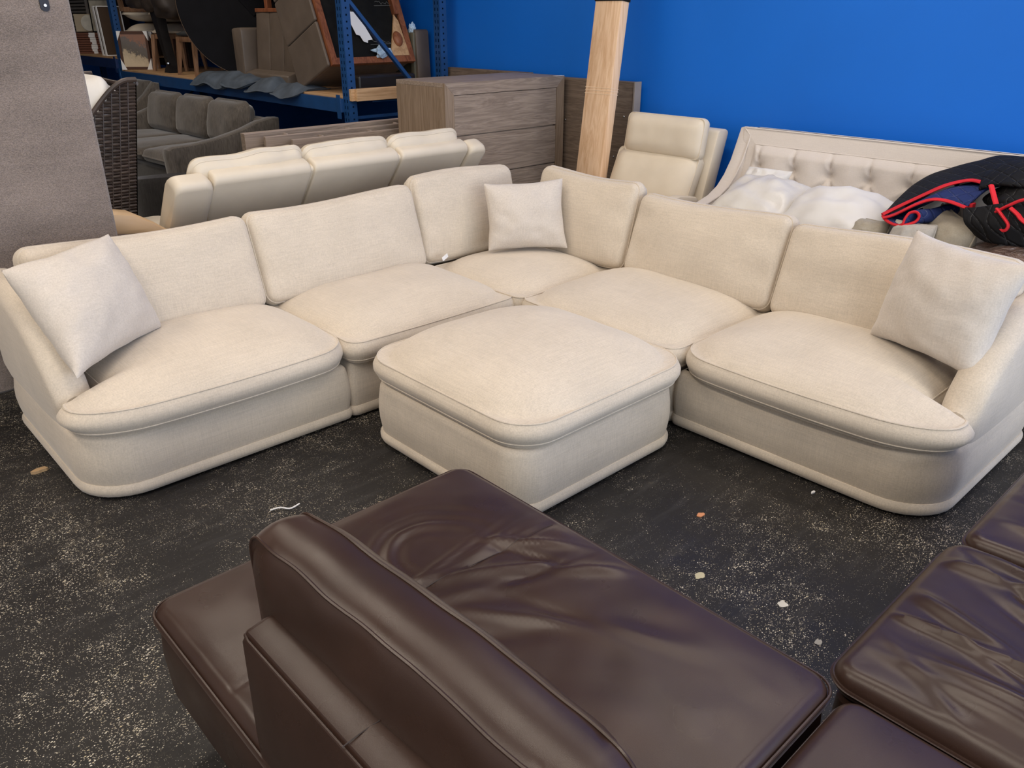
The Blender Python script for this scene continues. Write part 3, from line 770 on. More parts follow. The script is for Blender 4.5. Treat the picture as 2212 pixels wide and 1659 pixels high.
for i in range(nz + 1):
    z = .48 + (.948 - .48) * i / nz; row = []
    for j in range(ny + 1):
        y = YR + .04 + (YL - .045 - YR - .04) * j / ny
        e = min(z - .44, .952 - z, y - YR - .036, YL - .042 - y); d = tuft(y, z)
        pf = .075 * (1 - math.exp(-d / .02)) * sm(-.02, .06, e) ** .6 - .01 + .003 * fn(y, z, 0, 12, 4)
        row.append(bm.verts.new((face_x(z) - pf, y, z)))
    rows.append(row)
grid_faces(bm, rows); obj('tufted_back', bm, TUFT, tf, ang=80)
for b in btn[:8]:
    bm = B(); bmesh.ops.create_uvsphere(bm, u_segments=10, v_segments=6, radius=.012, matrix=Matrix.Translation((face_x(.818) + .004, b, .818)) @ Matrix.Diagonal((.5, 1, 1, 1))); obj('button', bm, TUFT, tf)
for k in range(2):
    y0 = YR + .01 + k * (YL - YR) / 2; y1 = y0 + (YL - YR) / 2 - .02
    bm = B(); pad(bm, .37, (y1 - y0) / 2, .05, .33, .45, .035, .03, 24, 30, .012, None, .004, ('top',), lambda x, y, z: (x + 4.23, y + (y0 + y1) / 2, z)); obj('seat_cushion', bm, TUFT, tf)
bm = B(); box(bm, 3.88, 4.75, YR, YL, .08, .33, .01); obj('base', bm, TUFT, tf)
for x in (3.93, 4.78):
    for y in (YR - .05, YL + .05):
        bm = B(); box(bm, x - .025, x + .025, y - .025, y + .025, 0, .082, .003); obj('leg', bm, DARKM, tf)
def loose(name, label, cat, P, th, m, seed, group, **k):
    bm = B(); pillow(bm, P, th, 22, k.get('pinch', .06), k.get('wr', .012), seed, k.get('pipe', 0))
    return tag(obj(name, bm, m), label, cat, group)
# white pillows and loose cushions on the tufted sofa
WRAP = m_plain('wrapped_white_cotton', (.66, .63, .58), .35, .04, 0, .5, .25)
loose('white_pillow', 'white pillow in thin plastic wrap lying nearest the swooping arm of the tufted sofa', 'pillow', [(4.02, 2.70, .60), (3.98, 2.16, .60), (4.36, 2.18, .80), (4.46, 2.66, .80)], .11, WRAP, 21, 'white pillows on the tufted sofa', wr=.012)
loose('white_pillow', 'small white pillow peeking out behind the plastic-wrapped pillow', 'pillow', [(4.36, 2.72, .62), (4.40, 2.42, .62), (4.55, 2.42, .84), (4.52, 2.70, .84)], .06, WHITE, 24, 'white pillows on the tufted sofa')
loose('white_pillow', 'large puffy white pillow in the middle of the tufted sofa', 'pillow', [(3.98, 2.25, .585), (3.93, 1.62, .585), (4.30, 1.60, .78), (4.42, 2.22, .79)], .14, WHITE, 27, 'white pillows on the tufted sofa', wr=.014)
bm = B(); box(bm, 4.03, 4.06, 2.19, 2.215, .665, .685, .003); tag(obj('blue_tag', bm, m_plain('teal_tag', (.03, .25, .42), .5)), 'small teal tag between the two larger white pillows', 'tag')
SAGE = m_linen('greenish_grey_linen', (.36, .32, .25), 1.3, .25)
def bolster(name, label, c, ax, ln, r1, r2, m, seed, group):
    """short plump cushion end with a piped seam"""
    ax = Vector(ax).normalized(); M = frame(c, ax, (0, 0, 1) if abs(ax.z) < .8 else (0, 1, 0))
    bm = B(); pad(bm, ln / 2, r1, r1 * .55, -r2 * .45, r2 * .45, r2 * .5, r2 * .25, 24, 24, .02, lambda x, y: .01 * fn(x, y, 0, 6, seed), .004, ('top',), None, 2.2, r2 * .25); xf(bm, M)
    return tag(obj(name, bm, m), label, 'cushion', group)
G = 'loose cushions piled on the tufted sofa'
loose('loose_cushion', 'small greenish grey cushion lying at the left end of the loose pile', 'cushion', [(3.97, 1.79, .60), (3.96, 1.59, .60), (4.05, 1.59, .755), (4.05, 1.77, .755)], .07, SAGE, 31, G, wr=.006, pipe=.004)
loose('loose_cushion', 'grey linen cushion in the loose pile just behind the right arm pillow', 'cushion', [(3.93, 1.58, .62), (3.93, 1.34, .62), (3.99, 1.36, .79), (3.99, 1.55, .785)], .065, m_linen('grey_linen', (.42, .39, .35), 1.3, .25), 33, G, wr=.006, pipe=.004)
loose('loose_cushion', 'plump greenish grey cushion with a piped seam under the moving blanket', 'cushion', [(4.10, 1.46, .60), (3.93, 1.20, .58), (4.02, 1.19, .80), (4.17, 1.42, .86)], .09, SAGE, 35, G, wr=.006, pipe=.005)
def m_bag():
    t = NT('plastic_bag_over_brown', Roughness=.12, Specular_IOR_Level=.8, Coat_Weight=.6, Coat_Roughness=.08)
    n = t.noise(9, None, 5, .65, 1.5); t.col(t.mix(t.ramp(n, [(.4, 0.), (.72, 1.)]), (.13, .075, .055), (.26, .18, .15))); t.bump(n, 1.0, .05); return t.m
bm = B()
pad(bm, .30, .34, .14, .50, .62, .06, .05, 34, 34, .02, lambda x, y: .022 * fn(x, y, 0, 7, 4) + .012 * fn(x, y, 0, 17, 8), 0, (), lambda x, y, z: (x + 4.05, y + .92, z + .085 + .02 * fn(x, y, z, 6, 3)))
tag(obj('bagged_cushion', bm, m_bag()), 'brown cushion in a shiny clear plastic bag at the right end of the tufted sofa', 'cushion')

# moving blanket: heaped black quilt with navy lining and red binding
def m_quilt(name, c, line):
    t = NT(name, Roughness=.8, Specular_IOR_Level=.15)
    def bars(rot):
        sx = t.n('ShaderNodeSeparateXYZ'); t.l(t.coord((1, 1, 1), rot), sx.inputs[0])
        f = t.math('FRACT', t.math('MULTIPLY', sx.outputs[0], 19.)); return t.math('ABSOLUTE', t.math('SUBTRACT', f, .5))
    a, b = bars((.3, .5, .9)), bars((.5, -.4, -.75))
    mn = t.math('MAXIMUM', a, b); ln = t.ramp(mn, [(.480, 0.), (.496, 1.)])
    brk = t.ramp(t.noise(70, None, 2), [(.42, 0.), (.58, 1.)])
    t.col(t.mix(t.math('MULTIPLY', ln, brk), c, line)); t.bump(t.ramp(mn, [(.36, 1.), (.5, 0.)]), .55, .010); return t.m
QB = m_quilt('black_quilt', (.011, .011, .012), (.10, .10, .10)); QN = m_quilt('navy_quilt', (.022, .035, .12), (.14, .16, .24))
bl = thing('moving_blanket', 'black quilted moving blanket with navy lining and red binding heaped on the tufted sofa', 'blanket', (4.2, 1.2, .6))
def crv(pts, n):
    pts = [Vector(p) for p in pts]; m = len(pts) - 1; out = []
    for i in range(n + 1):
        t = i / n * m; k = min(int(t), m - 1); u = t - k
        p0, p1, p2, p3 = pts[max(k - 1, 0)], pts[k], pts[k + 1], pts[min(k + 2, m)]
        out.append(.5 * ((2 * p1) + (p2 - p0) * u + (2 * p0 - 5 * p1 + 4 * p2 - p3) * u * u + (3 * p1 - p0 - 3 * p2 + p3) * u ** 3))
    return out
def sheet(name, curves, m, n=36, k=14, sag=.0, seed=0., th=.012):
    C = [crv(c, n) for c in curves]; rows = []
    bm = B(); cols = [crv([c[i] for c in C], k) for i in range(n + 1)]
    for i, cl in enumerate(cols):
        rows.append([bm.verts.new(p + Vector((0, 0, .012 * fn(p.x, p.y, p.z, 7, seed) * math.sin(PI * j / k)))) for j, p in enumerate(cl)])
    grid_faces(bm, rows); o = obj(name, bm, m, bl, ang=80)
    q = o.modifiers.new('thick', 'SOLIDIFY'); q.thickness = th; q.offset = 0
    return o
def binding(pts, n=40, r=.0135, parent=None):
    bm = B(); c = crv(pts, n); tube(bm, c, r, 8, flat=.55); return obj('binding', bm, RED, parent or bl, label='red binding')
top = [(3.998, 1.625, .797), (4.05, 1.577, .835), (4.1, 1.499, .892), (4.15, 1.422, .945), (4.2, 1.352, .972), (4.2, 1.298, .977), (4.15, 1.223, .972)]
ridge_ = [(4.15, 1.66, .775), (4.35, 1.682, .83), (4.5, 1.642, .912), (4.58, 1.55, .957), (4.6, 1.447, 1.002), (4.6, 1.347, 1.041), (4.6, 1.18, 1.06)]
backc = [(4.3, 1.72, .66), (4.5, 1.70, .72), (4.62, 1.66, .80), (4.66, 1.57, .85), (4.67, 1.45, .89), (4.67, 1.33, .92), (4.67, 1.2, .93)]
q = sheet('top_flap', [top, ridge_, backc], QB, seed=3.); binding(top, parent=q)
low = [(3.98, 1.613, .785), (4.0, 1.563, .809), (4.02, 1.484, .867), (4.03, 1.419, .898), (4.03, 1.347, .900), (4.0, 1.257, .889)]
mid = [(4.02, 1.60, .79), (4.06, 1.55, .825), (4.12, 1.47, .885), (4.17, 1.40, .93), (4.19, 1.33, .95), (4.14, 1.235, .955)]
q = sheet('navy_fold', [low, mid, [(p[0] + .2, p[1] - .02, p[2] + .0) for p in mid]], QN, 30, 8, seed=5.); binding(low, parent=q)
loop = [(4.0, 1.62, .792), (3.98, 1.585, .774), (3.96, 1.535, .768), (3.955, 1.505, .777), (3.96, 1.499, .805), (3.97, 1.487, .832), (3.98, 1.462, .838), (3.98, 1.446, .820), (3.97, 1.458, .793), (3.95, 1.505, .771)]
q = sheet('rolled_hem', [loop, [(p[0] + .09, p[1] - .05, p[2] + .01) for p in loop], [(p[0] + .2, p[1] - .10, p[2] + .02) for p in loop]], QN, 40, 6, seed=7., th=.014); binding(loop, 60, .012, q)
# the heaped body to the right
bm = B(); bmesh.ops.create_icosphere(bm, subdivisions=5, radius=1)
for v in bm.verts:
    p = v.co.copy(); r = 1 + .13 * fn(p.x, p.y, p.z, 1.8, 2) + .06 * math.sin(p.y * 7 + p.z * 5 + 2 * fn(p.x, p.y, p.z, 2, 8)) + .03 * fn(p.x, p.y, p.z, 5, 3)
    v.co = Vector((4.22 + p.x * .27 * r, .92 + p.y * .29 * r, .885 + p.z * .145 * r + .02 * p.y))
obj('heap', bm, QB, bl, ang=80)
hood = [[(4.12, 1.26, .955), (4.10, 1.20, .985), (4.06, 1.12, 1.0), (4.05, 1.0, 1.0), (4.05, .85, .99)], [(4.30, 1.30, 1.0), (4.30, 1.22, 1.055), (4.28, 1.10, 1.085), (4.27, .95, 1.08), (4.27, .8, 1.06)], [(4.55, 1.30, 1.0), (4.55, 1.2, 1.04), (4.55, 1.1, 1.06), (4.55, .95, 1.06), (4.55, .8, 1.04)]]
sheet('hood_fold', hood, QB, 26, 12, seed=9.)
front = [[(4.0, 1.27, .885), (3.985, 1.20, .90), (3.97, 1.12, .93), (3.97, 1.0, .96), (3.97, .85, .97)], [(3.95, 1.235, .84), (3.93, 1.17, .84), (3.915, 1.09, .85), (3.92, .98, .87), (3.93, .85, .88)], [(3.99, 1.19, .78), (3.96, 1.13, .765), (3.94, 1.06, .77), (3.95, .96, .775), (3.96, .82, .78)]]
q = sheet('front_fold', front, QB, 26, 12, seed=11.)
binding([(4.05, 1.193, .992), (4.0, 1.152, .947), (3.955, 1.112, .902), (3.925, 1.078, .847), (3.912, 1.056, .835), (3.91, 1.048, .861), (3.92, 1.083, .894), (3.94, 1.115, .915)], 50, .0125, q)
binding([(3.945, 1.118, .900), (3.94, 1.074, .936), (3.945, 1.019, .970), (3.95, .9, 1.0)], 20, .0125, q)
binding([(3.925, 1.06, .930), (3.92, 1.025, .908), (3.91, .994, .886), (3.91, .9, .84)], 20, .014, q)
bm = B(); box(bm, 4.02, 4.06, 1.24, 1.27, .86, .905); obj('hanging_tape', bm, RED, bl)

# ------------------------------------------------------------------ wicker chair with a white cushion
wk = thing('wicker_chair', 'dark brown high-backed wicker chair right behind the tall taupe panel', 'chair', (1.3, 5.3, 0))
WICK = m_plain('dark_wicker', (.045, .030, .024), .45, .35, 0, .5)
def wick_top(x):      # rim height along the side, x from front (0.7) to back (1.745)
    return .98 + .375 * sm(1.28, 1.70, x) ** 1.0
def strand_panel(name, P, u0, u1, v0, vtop, du, dv, label=None):
    """basket weave over P(u, v, off): horizontal strands going over and under upright stakes"""
    bm = B(); n = int((u1 - u0) / du); vmax = max(vtop(u0 + (u1 - u0) * i / 40) for i in range(41)); rows = int((vmax - v0) / dv)
    for r in range(rows):
        v = v0 + (r + .5) * dv; run = []
        def flush():
            if len(run) < 3: return
            rr = []
            for (u, s) in run:
                o = .0055 * s; h = dv * .46
                rr.append([bm.verts.new(P(u, v - h, o - .003)), bm.verts.new(P(u, v, o + .004)), bm.verts.new(P(u, v + h, o - .003))])
            grid_faces(bm, rr)
        for i in range(n * 2 + 1):
            u = u0 + (u1 - u0) * i / (n * 2)
            if v < vtop(u) - .008: run.append((u, math.sin(PI * (i / 2 + r)) if i % 2 == 0 else 0) if False else (u, (1 if (i // 2 + r) % 2 else -1) if i % 2 else 0))
            else: flush(); run = []
        flush()
    o = obj(name, bm, WICK, wk, ang=80); tag(o, kind='stuff')
    bm = B()
    for i in range(n + 1):
        u = u0 + (u1 - u0) * i / n; vt = vtop(u) - .005
        tube(bm, [P(u, v0, 0), P(u, (v0 + vt) / 2, 0), P(u, vt, 0)], .004, 5)
    tag(obj('upright_stakes', bm, WICK, wk), kind='stuff')
    bm = B(); tube(bm, [P(u0 + (u1 - u0) * i / 40, vtop(u0 + (u1 - u0) * i / 40), .0) for i in range(41)], .014, 8); obj('rolled_rim', bm, WICK, wk)
strand_panel('woven_side', lambda u, v, o: (u - .18 * (1.35 - v), 5.0 - o, v), .75, 1.745, .06, wick_top, .045, .0175)
strand_panel('woven_back', lambda u, v, o: (1.745 - .18 * (1.35 - v) - o + .03 * math.sin((u - 5) / .75 * PI), u, v), 5.0, 5.75, .06, lambda u: 1.335 - .02 * math.sin((u - 5) / .75 * PI), .045, .0175)
strand_panel('woven_side', lambda u, v, o: (u - .18 * (1.35 - v), 5.75 + o, v), .75, 1.745, .06, wick_top, .045, .0175)
bm = B(); box(bm, .78, 1.50, 5.05, 5.70, .05, .40, .02); obj('seat_base', bm, m_plain('wicker_seat', (.04, .03, .025), .6), wk)
bm = B(); pad(bm, .36, .31, .08, .40, .50, .045, .03, 20, 20, .01, None, 0, (), lambda x, y, z: (x + 1.12, y + 5.375, z)); obj('seat_cushion', bm, WHITE, wk, label='white seat cushion')
bm = B(); pad(bm, .30, .40, .15, -.10, .10, .06, .07, 26, 26, .03, lambda x, y: .010 * math.sin(x * 40 + 3 * fn(x, y, 0, 4, 2)) * sm(0, .3, abs(y)), .0, (), None, 2.2, .05)
xf(bm, frame((1.47, 5.34, .965), (0, -1, .0), (.34, 0, 1))); obj('back_cushion', bm, WHITE, wk, label='puffy white back cushion')

# ------------------------------------------------------------------ grey sofa and grey tub chair behind the cream sofa
gs = thing('grey_sofa', 'grey chenille three-seat sofa with swooping arms in front of the pallet rack', 'sofa', (3.2, 8.2, 0))
GM = Matrix.Translation((3.76, 7.42, 0)) @ Matrix.Rotation(math.radians(3), 4, 'Z')     # local: x backwards = +x, y along the sofa
def gx(bm): xf(bm, GM)
Lg = 2.30
bm = B(); box(bm, -.95, .02, .1, Lg - .1, .08, .40, .03); gx(bm); obj('base', bm, GREYD, gs)
bm = B(); prism(bm, rprof([(-.22, .3), (.02, .3), (.06, .80), (-.10, .80)], .05), 1, .06, Lg - .06, .03); gx(bm); obj('back_frame', bm, GREYF, gs)
for k in range(3):
    w = (Lg - .24) / 3; y0 = .12 + k * w
    bm = B(); pad(bm, .40, w / 2 - .004, .07, .42, .53, .045, .035, 20, 20, .012, lambda x, y: .01 * fn(x, y, 0, 4, k * 3.), 0, (), lambda x, y, z: (x - .55, y + y0 + w / 2, z), 3); gx(bm); obj('seat_cushion', bm, GREYF, gs)
    bm = B(); pad(bm, w / 2 - .004, .20, .09, -.08, .08, .06, .045, 24, 20, .02, lambda x, y: .014 * fn(x, y, 0, 5, k * 7. + 2), 0, (), None, 2.4, .03)
    xf(bm, frame((-.16, y0 + w / 2, .735), (0, -1, 0), (.20, 0, 1))); gx(bm); obj('back_cushion', bm, GREYF, gs)
for y0, y1 in ((-.02, .12), (Lg - .12, Lg + .02)):
    bm = B(); ap = [(.10, .80), (.02, .805), (-.12, .78), (-.30, .72), (-.55, .665), (-.80, .635), (-.98, .63), (-1.03, .61), (-1.04, .57), (-1.02, .08), (.06, .08)]
    prism(bm, ap, 1, y0, y1, .03); gx(bm); obj('arm', bm, GREYF, gs)
gt = thing('grey_tub_chair', 'dark grey tub chair with a rounded rim between the wicker chair and the cream sofa', 'armchair', (2.5, 6.3, 0))
def shell(cx, cy, r0, r1, a0, a1, hf, m, par, name):
    bm = B(); rings = []
    for i in range(33):
        a = a0 + (a1 - a0) * i / 32; c, s = math.cos(a), math.sin(a); h = hf(i / 32); rm = (r0 + r1) / 2
        pr = [(r0, .10), (r0 + .01, h - .06), (r0 + .02, h - .02), (rm, h), (r1 - .02, h - .02), (r1 - .005, h - .06), (r1 - .03, .10)]
        rings.append([(cx + c * r, cy + s * r, z) for r, z in pr])
    loft(bm, rings); return obj(name, bm, m, par)
shell(2.48, 6.30, .34, .47, math.radians(165), math.radians(430), lambda t: .60 + .06 * math.cos((t - .3) * PI * 2) * .9, GREYD, gt, 'shell')
bm = B(); pad(bm, .34, .34, .30, .34, .46, .05, .06, 22, 22, .01, None, 0, (), lambda x, y, z: (x + 2.48, y + 6.30, z + .0)); obj('seat_cushion', bm, GREYF, gt)
bm = B(); bmesh.ops.create_cone(bm, cap_ends=True, segments=28, radius1=.30, radius2=.34, depth=.345, matrix=Matrix.Translation((2.48, 6.30, .1725))); obj('base', bm, GREYD, gt)
gl = thing('grey_armchair', 'grey upholstered armchair with a sloping arm left of the grey sofa', 'armchair', (3.2, 10.4, 0))
bm = B(); prism(bm, [(3.76, .98), (3.70, .99), (3.58, .86), (3.45, .76), (3.2, .70), (2.9, .68), (2.85, .6), (2.85, .08), (3.76, .08)], 1, 10.02, 10.17, .03); obj('arm', bm, GREYF, gl)
bm = B(); prism(bm, [(3.76, .98), (3.70, .99), (3.58, .86), (3.45, .76), (3.2, .70), (2.9, .68), (2.85, .6), (2.85, .08), (3.76, .08)], 1, 10.85, 11.0, .03); obj('arm', bm, GREYF, gl)
bm = B(); prism(bm, rprof([(3.5, .3), (3.70, .3), (3.76, 1.0), (3.62, 1.0)], .05), 1, 10.17, 10.85, .02); obj('back', bm, GREYF, gl)
bm = B(); box(bm, 2.92, 3.66, 10.18, 10.84, .08, .5, .05); obj('seat', bm, GREYF, gl)
for x in (2.9, 3.7):
    for y in (10.08, 10.93):
        bm = B(); box(bm, x - .025, x + .025, y - .025, y + .025, 0, .085, .003); obj('leg', bm, DARKM, gl)

# ------------------------------------------------------------------ blue pallet rack
rk = thing('pallet_rack', 'blue steel pallet rack with plywood decks along the blue wall behind the chest', 'rack', (4.3, 8.7, 0))
XF, XB, YR0, YR1 = 3.80, 4.86, 6.06, 11.30
def post(x, y, name='upright'):
    """square tube with two columns of slots in the front face and one of holes in the side face"""
    bm = B(); w, d, p, H = .085, .075, .05, 2.7; n = int(H / p)
    cols = [0, .016, .030, .055, .069, w]; side = [0, .030, .044, d]
    def face(P, cols, holes, hh):
        zs = []
        for k in range(n): zs += [k * p, k * p + p - hh]
        zs.append(n * p)
        V = [[bm.verts.new(P(c, z)) for c in cols] for z in zs]
        for r in range(len(zs) - 1):
            for c in range(len(cols) - 1):
                if r % 2 == 1 and c in holes: continue
                bm.faces.new((V[r][c], V[r][c + 1], V[r + 1][c + 1], V[r + 1][c]))
    face(lambda c, z: (x, y + c, z), cols, (1, 3), .026)
    face(lambda c, z: (x + c, y, z), side, (1,), .014)
    for P in ((lambda c, z: (x + d, y + c * w, z)), (lambda c, z: (x + c * d, y + w, z))):
        V = [bm.verts.new(P(c, z)) for z in (0, n * p) for c in (0, 1)]; bm.faces.new((V[0], V[1], V[3], V[2]))
    o = obj(name, bm, BLUE, rk, False)
    q = o.modifiers.new('thick', 'SOLIDIFY'); q.thickness = .002; q.offset = -1
    bm = B(); box(bm, x - .02, x + d + .02, y - .02, y + w + .02, 0, .008); obj('foot_plate', bm, BLUE, o, False)
    return o
for x in (XF, XB - .075):
    for y in (YR0, YR1): post(x, y)
def bar(name, a, b, w, m=BLUE, fl=None):
    a, b = Vector(a), Vector(b); bm = B(); L = (b - a).length
    box(bm, -w / 2, w / 2, -w * .35, w * .35, 0, L, .003); z = (b - a).normalized()
    y = z.cross(Vector((0, 1, 0)) if abs(z.y) < .9 else Vector((1, 0, 0))).normalized(); x = y.cross(z)
    xf(bm, Matrix(((x.x, y.x, z.x, a.x), (x.y, y.y, z.y, a.y), (x.z, y.z, z.z, a.z), (0, 0, 0, 1))))
    return obj(name, bm, m, rk, False)
for y in (YR0, YR1):
    ym = y + .04
    bar('brace', (XF + .07, ym, .90), (XB - .07, ym, .90), .035)
    if y == YR0: bar('brace', (XF + .03, ym, 1.86), (4.62, ym, 1.006), .042)
    bar('brace', (XF + .06, ym, .1), (XB - .08, ym, .85), .035)
    z = 1.95 if y == YR0 else 2.3
    bar('brace', (XF + .06, ym, z), (XB - .08, ym, z), .035)
def beam(z, y0, y1, m=BLUE):
    for x in (XF - .03, XB - .03):
        bm = B(); prism(bm, [(x, z - .11), (x + .05, z - .11), (x + .05, z - .02), (x + .035, z), (x, z)], 1, y0, y1, .003); o = obj('beam', bm, m, rk, False)
        for y in (y0 + .0, y1 - .01):
            bm = B(); box(bm, x - .006, x + .0, y - .0, y + .055, z - .16, z + .03); obj('beam_connector', bm, m, o, False)
def deck(z, y0, y1, n):
    w = (y1 - y0) / n
    for k in range(n):
        bm = B(); box(bm, XF + .0, XB - .02, y0 + k * w + .004, y0 + (k + 1) * w - .004, z, z + .018, .002); obj('deck_board', bm, PLY, rk, False)
beam(1.055, YR0 + .085, YR1); deck(1.055, YR0 + .05, YR1 + .02, 4)
beam(1.19, YR1 + .085, 15.2, NAVYP); deck(1.19, YR1 + .06, 15.2, 3)
beam(2.5, YR0 + .085, YR1); deck(2.5, YR0 + .05, YR1 + .02, 4); beam(2.5, YR1 + .085, 15.2, NAVYP); deck(2.5, YR1 + .06, 15.2, 3)  # unseen upper level, added to shade the stock in the bays below
for x in (XF, XB - .075): post(x, 15.2)
bm = B(); box(bm, XB - .05, XB, 15.2, 15.25, 0, .01); bm.free()
DZ = 1.0735; LZ = 1.2085
# black cloth-wrapped clutter stored under the decks
def crate(name, label, x0, x1, y0, y1, z0, z1, m, cat, group=None, bev=.01):
    bm = B(); box(bm, x0, x1, y0, y1, z0, z1, bev); return tag(obj(name, bm, m, smooth=False), label, cat, group)

# lumber on the right end of the deck
for k, (y, lab) in enumerate([(5.985, 'front one of two pine planks laid across the right end of the rack'), (6.022, 'rear one of two pine planks laid across the right end of the rack')]):
    bm = B(); box(bm, 3.835 - .03 * k, 4.78, y - .0, y + .036, 1.04, 1.135 + .02 * 0, .003); tag(obj('pine_plank', bm, PINEX, smooth=False), lab, 'plank', 'pine planks on the rack')
for y in (5.99, ):
    bar('plank_ledge', (4.0, 6.02, 1.03), (4.8, 6.02, 1.03), .02, BLUE)

# tipped-up leather seat section
ts = thing('tipped_sofa_section', 'grey-brown leather sofa section tipped on end on the rack with its black underside showing', 'sofa section', (4.2, 6.6, DZ))
th_ = .40
TM = frame((3.885, 6.40, DZ + .235), (1, 0, 0), (0, math.cos(th_), -math.sin(th_)))    # x: width, y: thickness away from the underside, z: up along the section
def tb(x0, x1, y0, y1, z0, z1, name, m, par=ts, bev=.0, label=None):
    bm = B(); box(bm, x0, x1, y0, y1, z0, z1, bev, TM); return obj(name, bm, m, par, False, label)
for k, (z0, z1) in enumerate(((0, .38), (.385, .77), (.775, 1.30))):
    bm = B(); pad(bm, (z1 - z0) / 2, .29, .02, -.02, .012, .012, .010, 12, 16, 0, None, 0)
    q = TM @ frame((-.002, .315, (z0 + z1) / 2), (0, 0, 1), (0, -1, 0)); q = TM @ Matrix.Translation((-.010, 0, 0)) @ TM.inverted() @ q
    xf(bm, q); obj('side_panel', bm, GREYL, ts)
tb(.015, .86, .05, .60, .012, 1.30, 'body', GREYL, bev=.02)
tb(.0, .055, .0, .05, .0, 1.30, 'frame_rail', REDW); tb(.82, .875, .0, .05, .0, 1.30, 'frame_rail', REDW); tb(.055, .82, .0, .05, .0, .055, 'frame_rail', REDW)
bm = B(); rows = []
for i in range(41):
    z = .05 + 1.25 * i / 40; row = []
    for j in range(31):
        x = .05 + .775 * j / 30; e = min(x - .05, .825 - x, z - .05)
        row.append(bm.verts.new(TM @ Vector((x, .03 + (.022 * fn(x, z * .6, 0, 5, 3) + .008 * math.sin(z * 30 + 4 * fn(x, z, 0, 3, 8))) * sm(0, .1, e), z))))
    rows.append(row)
grid_faces(bm, rows); cl = obj('dust_cover', bm, BLACK, ts, ang=80)
bm = B()
for (x, z, s) in ((.12, .86, .07), (.62, .90, .10), (.47, .66, .11), (.68, .50, .09), (.33, .42, .10), (.56, .16, .12), (.15, .58, .07), (.46, 1.12, .10)):
    random.seed(int(x * 100))
    tube(bm, [TM @ Vector((x - s, .006, z)), TM @ Vector((x + s, .006, z + .006))], .0018, 5)
    p = [(x - s * .8 + s * 1.6 * i / 9, .006, z + .025 + random.uniform(-.016, .018)) for i in range(10)]
    tube(bm, [TM @ Vector(q) for q in p], .0016, 5)
tag(obj('chalk_scribble', bm, m_plain('grey_chalk', (.16, .16, .15), .9), cl, label='faint grey chalk marks on the underside'))
bm = B(); prism(bm, [(.36, .44), (.50, .35), (.56, .32), (.60, .33), (.615, .36), (.49, .74), (.37, .76), (.335, .80)][0:0] or [(.32, .25), (.355, .24), (.375, .19), (.415, .175), (.425, .20), (.475, .205), (.385, .445), (.27, .45)], 1, .004, .007); xf(bm, TM); obj('paper_sheet', bm, PAPER, cl, False, 'torn white paper label')
bm = B(); prism(bm, [(.13, .93), (.145, .92), (.135, 1.0), (.12, .99)], 1, .004, .007); xf(bm, TM); obj('paper_scrap', bm, PAPER, cl, False)
bm = B(); prism(bm, [(.62, .056), (.82, .056), (.82, .10), (.80, .36), (.77, .42)], 1, -.004, .012); xf(bm, TM); obj('corner_block', bm, PLY, ts, False, 'raw wood corner block')
tb(.775, .822, -.02, .03, .42, .75, 'cleat', REDW)
bm = B(); bmesh.ops.create_icosphere(bm, subdivisions=2, radius=1, matrix=TM @ Matrix.Translation((.735, -.01, .20)) @ Matrix.Diagonal((.05, .03, .07, 1))); obj('dark_knob', bm, REDW, ts)
PLASTIC = m_plain('crumpled_plastic', (.45, .60, .75), .2, .2, 0, .7)
def crumple(c, r, seed, par):
    bm = B(); bmesh.ops.create_icosphere(bm, subdivisions=3, radius=1)
    for v in bm.verts:
        p = v.co; k = 1 + .9 * fn(p.x, p.y, p.z, 1.7, seed); v.co = Vector((c[0] + p.x * r[0] * k, c[1] + p.y * r[1] * k, c[2] + p.z * r[2] * k))
    return obj('plastic_scrap', bm, PLASTIC, par, ang=10, label='crumpled clear plastic')
for c, r, sd in ((TM @ Vector((.52, -.02, .085)), (.075, .04, .04), 4), (TM @ Vector((.88, -.02, .60)), (.03, .03, .05), 7), (TM @ Vector((.93, .0, .28)), (.03, .03, .05), 9)): crumple(c, r, sd, ts)

# leather sofa lying along the deck behind it
so = thing('shelf_sofa', 'grey-brown leather sofa frame standing on the rack deck behind the tipped section', 'sofa', (4.2, 7.4, DZ))
bm = B(); prism(bm, rprof([(8.29, DZ), (8.29, DZ + .50), (8.08, DZ + .51), (8.10, DZ)], .03), 0, 3.90, 4.12, .02); obj('arm', bm, GREYL, so)
bm = B(); prism(bm, rprof([(3.90, DZ), (3.90, DZ + .10), (4.0, DZ + .13), (4.12, DZ + .13), (4.12, DZ)], .025), 1, 7.24, 8.10, .02); obj('front_rail', bm, GREYL, so)
for k in range(3):
    y1 = 8.03 - k * .27; y0 = y1 - .268
    bm = B(); pad(bm, .132, .26, .015, -.04, .02, .012, .012, 10, 16, 0, lambda x, y: .004 * fn(x, y, 0, 6, k * 3.), 0)
    xf(bm, frame((4.045, (y0 + y1) / 2, DZ + .385), (0, -1, 0), (.10, 0, 1))); obj('seat_panel', bm, GREYL, so)
bm = B(); box(bm, 4.05, 4.13, 7.24, 8.03, DZ + .645, DZ + .68, .004); obj('wood_rail', bm, REDW, so, False, 'red-brown bare wood rail')
bm = B(); box(bm, 4.12, 4.17, 7.90, 7.96, DZ + .66, DZ + 1.2, .004); obj('wood_post', bm, REDW, so, False)
es = thing('end_arm_section', 'olive grey upholstered sofa end with a recessed panel at the far right of the rack', 'sofa section', (4.8, 6.7, DZ))
bm = B(); prism(bm, rprof([(6.42, DZ), (7.0, DZ), (7.0, DZ + .49), (6.44, DZ + .50)], .03), 0, 4.80, 4.95, .012); obj('body', bm, GREYL, es)
